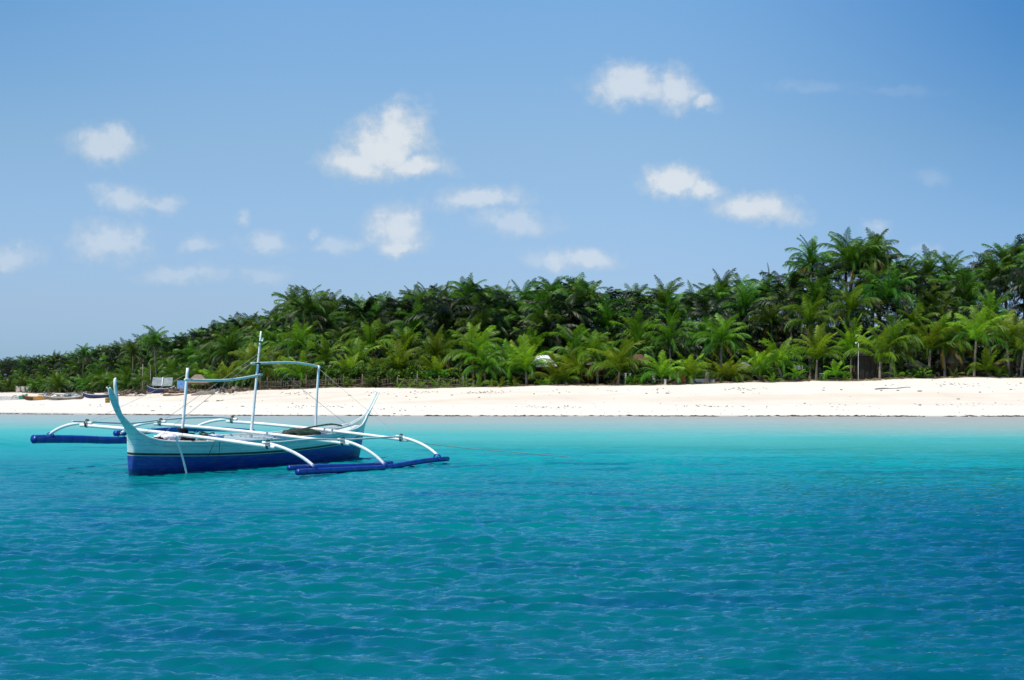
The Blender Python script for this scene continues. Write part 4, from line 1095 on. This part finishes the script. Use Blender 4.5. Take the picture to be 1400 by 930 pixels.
for px, top, lab in ((195, 498, 'bare grey trunk pole standing behind the pink cloth'), (205.5, 500, 'bare grey trunk pole standing nearer the tin shelter')):
    x, y = behind(px, .8); z = gz(x, y); H_ = CAM_H + (HY - top) * y / FPX - z
    o = MB().tube([(0, 0, -.3), (.05, 0, H_ * .5), (.02, .03, H_)], [.10, .085, .06], 7).build('bare_trunk', M['grey_wood']); o.location = (x, y, z); tag(o, lab, 'pole')
x, y = on_ground(200, 537); y += 1; x = (200 - 700) / FPX * y
r = thing('washing_line', 'pale pink and white cloths hung on a line by the tin shelter', 'washing line', (x, y, gz(x, y)))
for s_ in (-.75, .75): MB().tube([(s_, 0, -.2), (s_, 0, 1.35)], .03, 6).build('stick', M['grey_wood'], r)
MB().tube([(-.75, 0, 1.3), (0, 0, 1.25), (.75, 0, 1.3)], .012, 5).build('line', M['rope'], r)
for x0, x1, mt in ((-.66, -.1, 'pink'), (-.05, .2, 'cloth_white'), (.24, .66, 'pink')):
    sh_ = MB(); sh_.add([(x0 + (x1 - x0) * i / 5, .05 * math.sin(i * 1.9 + x0 * 9) * j, 1.26 - .55 * j / 2) for j in range(3) for i in range(6)], [(j * 6 + i, j * 6 + i + 1, j * 6 + i + 7, j * 6 + i + 6) for j in range(2) for i in range(5)])
    sh_.build('cloth', M[mt], r)
x, y = on_ground(34, 541, 200)
y = 372.0; x = (34 - 700) / FPX * y
r = thing('bamboo_screen', 'pale bamboo screen standing at the far end of the bay', 'screen', (x, y, gz(x, y)))
pn = MB()
for k in range(26): pn.box((-1.9 + .15 * k, 0, .62), (.12, .03, 1.15 + .12 * ((k * 7) % 5) / 5))
pn.build('panel', M['plaster'], r, False)
for k in range(5): MB().tube([(-1.9 + .95 * k, -.06, -.3), (-1.9 + .95 * k, -.06, 1.3)], .05, 6).build('post', M['brown_wood'], r)
# barrel, tub, logs, heaps
x, y = on_ground(147, 551)
r = thing('ochre_barrel', 'ochre barrel standing alone on the sand behind the boat bow', 'barrel', (x, y, gz(x, y) - .05))
MB().tube([(0, 0, 0), (0, 0, .02), (0, 0, .18), (0, 0, .30), (0, 0, .42), (0, 0, .58), (0, 0, .60)], [.2, .22, .235, .245, .235, .22, .19], 16).build('shell', M['barrel'], r)
for z in (.18, .42): MB().tube([(0, 0, z - .015), (0, 0, z + .015)], .25, 16).build('hoop', M['brown_wood'], r)
x, y = on_ground(240, 534.5)
o = MB().tube([(0, 0, 0), (0, 0, .22), (0, 0, .25), (0, 0, .25), (0, 0, .06)], [.26, .34, .36, .32, .24], 14).build('plastic_tub', M['roof_white']); o.location = (x, y, gz(x, y) + .35); o.rotation_euler = (2.6, .1, 0)
tag(o, 'upturned white tub in the debris below the blue tent', 'tub')
def log(label, px0, py0, px1, py1, r0=.07, mat='grey_wood', name='driftwood'):
    a, b = on_ground(px0, py0), on_ground(px1, py1); P = []
    for t in np.linspace(0, 1, 10):
        x, y = a[0] + (b[0] - a[0]) * t, a[1] + (b[1] - a[1]) * t
        P.append((x, y, gz(x, y) + r0 * .7 + .03 * math.sin(t * 9)))
    tag(MB().tube(P, [r0 * (1.05 - .6 * t) for t in np.linspace(0, 1, 10)], 7).build(name, M[mat]), label, 'driftwood')
log('long bleached driftwood pole on the upper sand below the lamp post', 1196, 533, 1245, 530.5, .06)
log('dark log lying in front of the navy boat', 224, 541.5, 252, 540.5, .12, 'brown_wood')
log('pale log beside the thatched shade hut at the top of the sand', 262, 541, 290, 540, .08)
log('thin branch on the sand under the front awning pole', 296, 549, 306, 548, .05, 'brown_wood')
log('grey plank-like log at the far debris line', 160, 542, 196, 541.5, .07, 'brown_wood')
def heap(label, px, py, w, seed, mats):
    """driftwood, palm ribs and boat scraps thrown together"""
    rng = random.Random(seed); x, y = on_ground(px, py); r = MB()
    for k in range(34):
        a = rng.uniform(0, 6.28); l_ = rng.uniform(.3, 1.1) * w * .4; cx, cy = rng.uniform(-.5, .5) * w, rng.uniform(-.3, .3) * w; cz = rng.uniform(.05, .5) * (1 - abs(cx) / w)
        if k % 3: r.tube([(cx - l_ * math.cos(a), cy - l_ * math.sin(a), cz), (cx, cy, cz + .06), (cx + l_ * math.cos(a), cy + l_ * math.sin(a), cz + rng.uniform(-.15, .45))], rng.uniform(.02, .06), 5, rng.randrange(len(mats)))
        else: r.box((cx, cy, cz), (rng.uniform(.2, .7), rng.uniform(.2, .5), rng.uniform(.05, .3)), (rng.uniform(-.4, .4), rng.uniform(-.4, .4), a), rng.randrange(len(mats)))
    o = r.build('driftwood_heap', [M[q] for q in mats], None, False); o.location = (x, y, gz(x, y)); tag(o, label, 'heap')
for i, (px, py, w, lab, mt) in enumerate([(70, 543.5, 2.2, 'heap of grey boards and scraps behind the long bare boat', ('hull_white', 'grey_wood', 'tin')), (97, 543, 1.7, 'heap of pale boat scraps behind the bare boat stern', ('hull_white', 'tin', 'tin', 'grey_wood')),
        (118, 542, 1.8, 'brown brush heap between the bare boat and the dark boat', ('brown_wood', 'grey_wood')), (160, 540.5, 2.2, 'brushwood heap behind the ochre barrel', ('brown_wood', 'grey_wood', 'thatch')),
        (180, 539.5, 2.3, 'tangled branch heap below the bare trunk poles', ('brown_wood', 'grey_wood', 'thatch')), (198, 539, 2.2, 'dark heap of sticks in front of the washing line', ('brown_wood', 'thatch_dark', 'grey_wood')),
        (240, 538, 2.2, 'brown heap of planks and sticks before the blue tent', ('brown_wood', 'grey_wood', 'thatch_red')), (260, 538.5, 1.8, 'brush heap at the near corner of the shade hut', ('brown_wood', 'thatch', 'grey_wood')),
        (305, 537.5, 2.0, 'pale driftwood heap between the shade hut and the mast', ('grey_wood', 'tin', 'brown_wood')), (326, 536.5, 2.0, 'dry palm rib heap near the start of the fence', ('thatch', 'grey_wood', 'brown_wood'))]):
    heap(lab, px, py, w, 70 + i, mt)

# seaweed: single dark clumps, and the line of fine wrack left by the tide
def clump(px, py, wpx, label, group=None, mat='seaweed', hh=.05):
    x, y = on_ground(px, py); w = wpx * y / FPX; rng = random.Random(int(px)); m = MB()
    N = 12
    V = [(0, 0, hh)] + [(w / 2 * math.cos(t) * rng.uniform(.6, 1.2), w * .35 * math.sin(t) * rng.uniform(.6, 1.2), hh * .7) for t in np.linspace(0, 6.28, N, endpoint=False) * 1.0]
    V = [V[0]] + [(a * .6, b * .6, hh * rng.uniform(.6, 1.1)) for a, b, c_ in V[1:]] + [(a, b, -.04) for a, b, c_ in V[1:]]
    F = [(0, 1 + i, 1 + (i + 1) % N) for i in range(N)] + [(1 + i, 1 + N + i, 1 + N + (i + 1) % N, 1 + (i + 1) % N) for i in range(N)]
    m.add(V, F); o = m.build('seaweed_clump' if mat == 'seaweed' else 'plastic_scrap', M[mat], None); o.location = (x, y, gz(x, y)); tag(o, label, 'seaweed' if mat == 'seaweed' else 'litter', group)
for px, py, w in ((913, 538.5, 8), (899, 538, 4), (884, 538.5, 4), (1258, 535, 9), (1228, 534.2, 7), (1150, 533.5, 5), (1126, 534.5, 5), (1016, 538, 5), (1310, 546, 6), (478, 541, 6), (505, 541, 4), (542, 542.3, 4), (525, 559.5, 4), (554, 561.5, 4), (547, 562, 3), (539, 566, 5), (569, 544, 4),
                  (282, 549, 9), (332, 556, 7), (209, 562, 8), (1340, 537, 5), (1382, 533, 5), (1258, 554, 6), (730, 539, 4), (765, 538, 4), (655, 544, 4), (618, 541, 4), (420, 545, 4), (400, 552, 3), (1100, 552, 4), (1205, 534.5, 5)):
    clump(px, py, w, 'small dark clump of dry seaweed lying on the pale sand', 'seaweed clumps on the sand')
clump(555.5, 542.6, 4.5, 'faded red scrap on the sand past the boat stern', None, 'red_thing')
wk = MB(); rng = random.Random(4)
def bit(x, y, l_, w_, mt=1):
    z = gz(x, y); a = rng.gauss(0, .35); ca, sa = math.cos(a) * l_ / 2, math.sin(a) * l_ / 2
    h_ = rng.uniform(.02, .07)
    wk.add([(x - ca, y - sa, z - .01), (x + .2 * ca, y - w_, z - .01), (x + ca, y + sa, z - .01), (x - .2 * ca, y + w_, z - .01), (x, y, z + h_)], [(0, 1, 4), (1, 2, 4), (2, 3, 4), (3, 0, 4)], mt)
for k in range(3600):
    x = rng.uniform(-48, 50); ys_, yv_ = float(sho_y(x)), float(veg_y(x))
    u_ = rng.random()
    if u_ < .42:
        if mnoise.noise(Vector((x * .35, 3, 0))) + .35 * mnoise.noise(Vector((x * 1.9, 9, 0))) < rng.uniform(-.45, .35): continue
        bit(x, ys_ + .35 + abs(rng.gauss(0, .35)), rng.uniform(.2, .9), rng.uniform(.08, .25), 0)
    elif u_ < .62:
        if mnoise.noise(Vector((x * .22, 8, 0))) < rng.uniform(-.1, .3): continue
        bit(x, ys_ + (yv_ - ys_) * rng.gauss(.80, .02), rng.uniform(.08, .35), rng.uniform(.05, .2))
    elif u_ < .80:
        if mnoise.noise(Vector((x * .15, 18, 0))) < rng.uniform(-.1, .35): continue
        bit(x, ys_ + (yv_ - ys_) * rng.gauss(.42, .03), rng.uniform(.06, .3), rng.uniform(.05, .16))
    elif u_ < .86:
        bit(x, ys_ + (yv_ - ys_) * rng.uniform(.02, .98), rng.uniform(.05, .16), rng.uniform(.03, .08))
tag(wk.build('seaweed_wrack', [M['seaweed'], M['wrack']], None, False), 'fine dark line of seaweed wrack along the water edge', 'seaweed', kind='stuff')
# fallen palm litter along the top of the sand
lt = MB(); rng = random.Random(12)
for k in range(2600):
    x = rng.uniform(-150, 50) if k % 2 else rng.uniform(-60, 45); y = float(veg_y(x)) + rng.gauss(.9, 1.0); z = gz(x, y)
    if y < veg_y(x) - .8: continue
    a = rng.uniform(0, 3.14); l_ = rng.uniform(.15, .8); w_ = rng.uniform(.02, .07)
    ca, sa = math.cos(a), math.sin(a)
    lt.add([(x - ca * l_ - sa * w_, y - sa * l_ + ca * w_, z + .02), (x + ca * l_ - sa * w_, y + sa * l_ + ca * w_, z + .03), (x + ca * l_ + sa * w_, y + sa * l_ - ca * w_, z + .03), (x - ca * l_ + sa * w_, y - sa * l_ - ca * w_, z + .02), (x, y, z + rng.uniform(.05, .2))], [(0, 1, 4), (1, 2, 4), (2, 3, 4), (3, 0, 4)])
tag(lt.build('leaf_litter', M['leaf_litter'], None, False), 'dry fallen palm litter along the top of the sand', 'litter', kind='stuff')
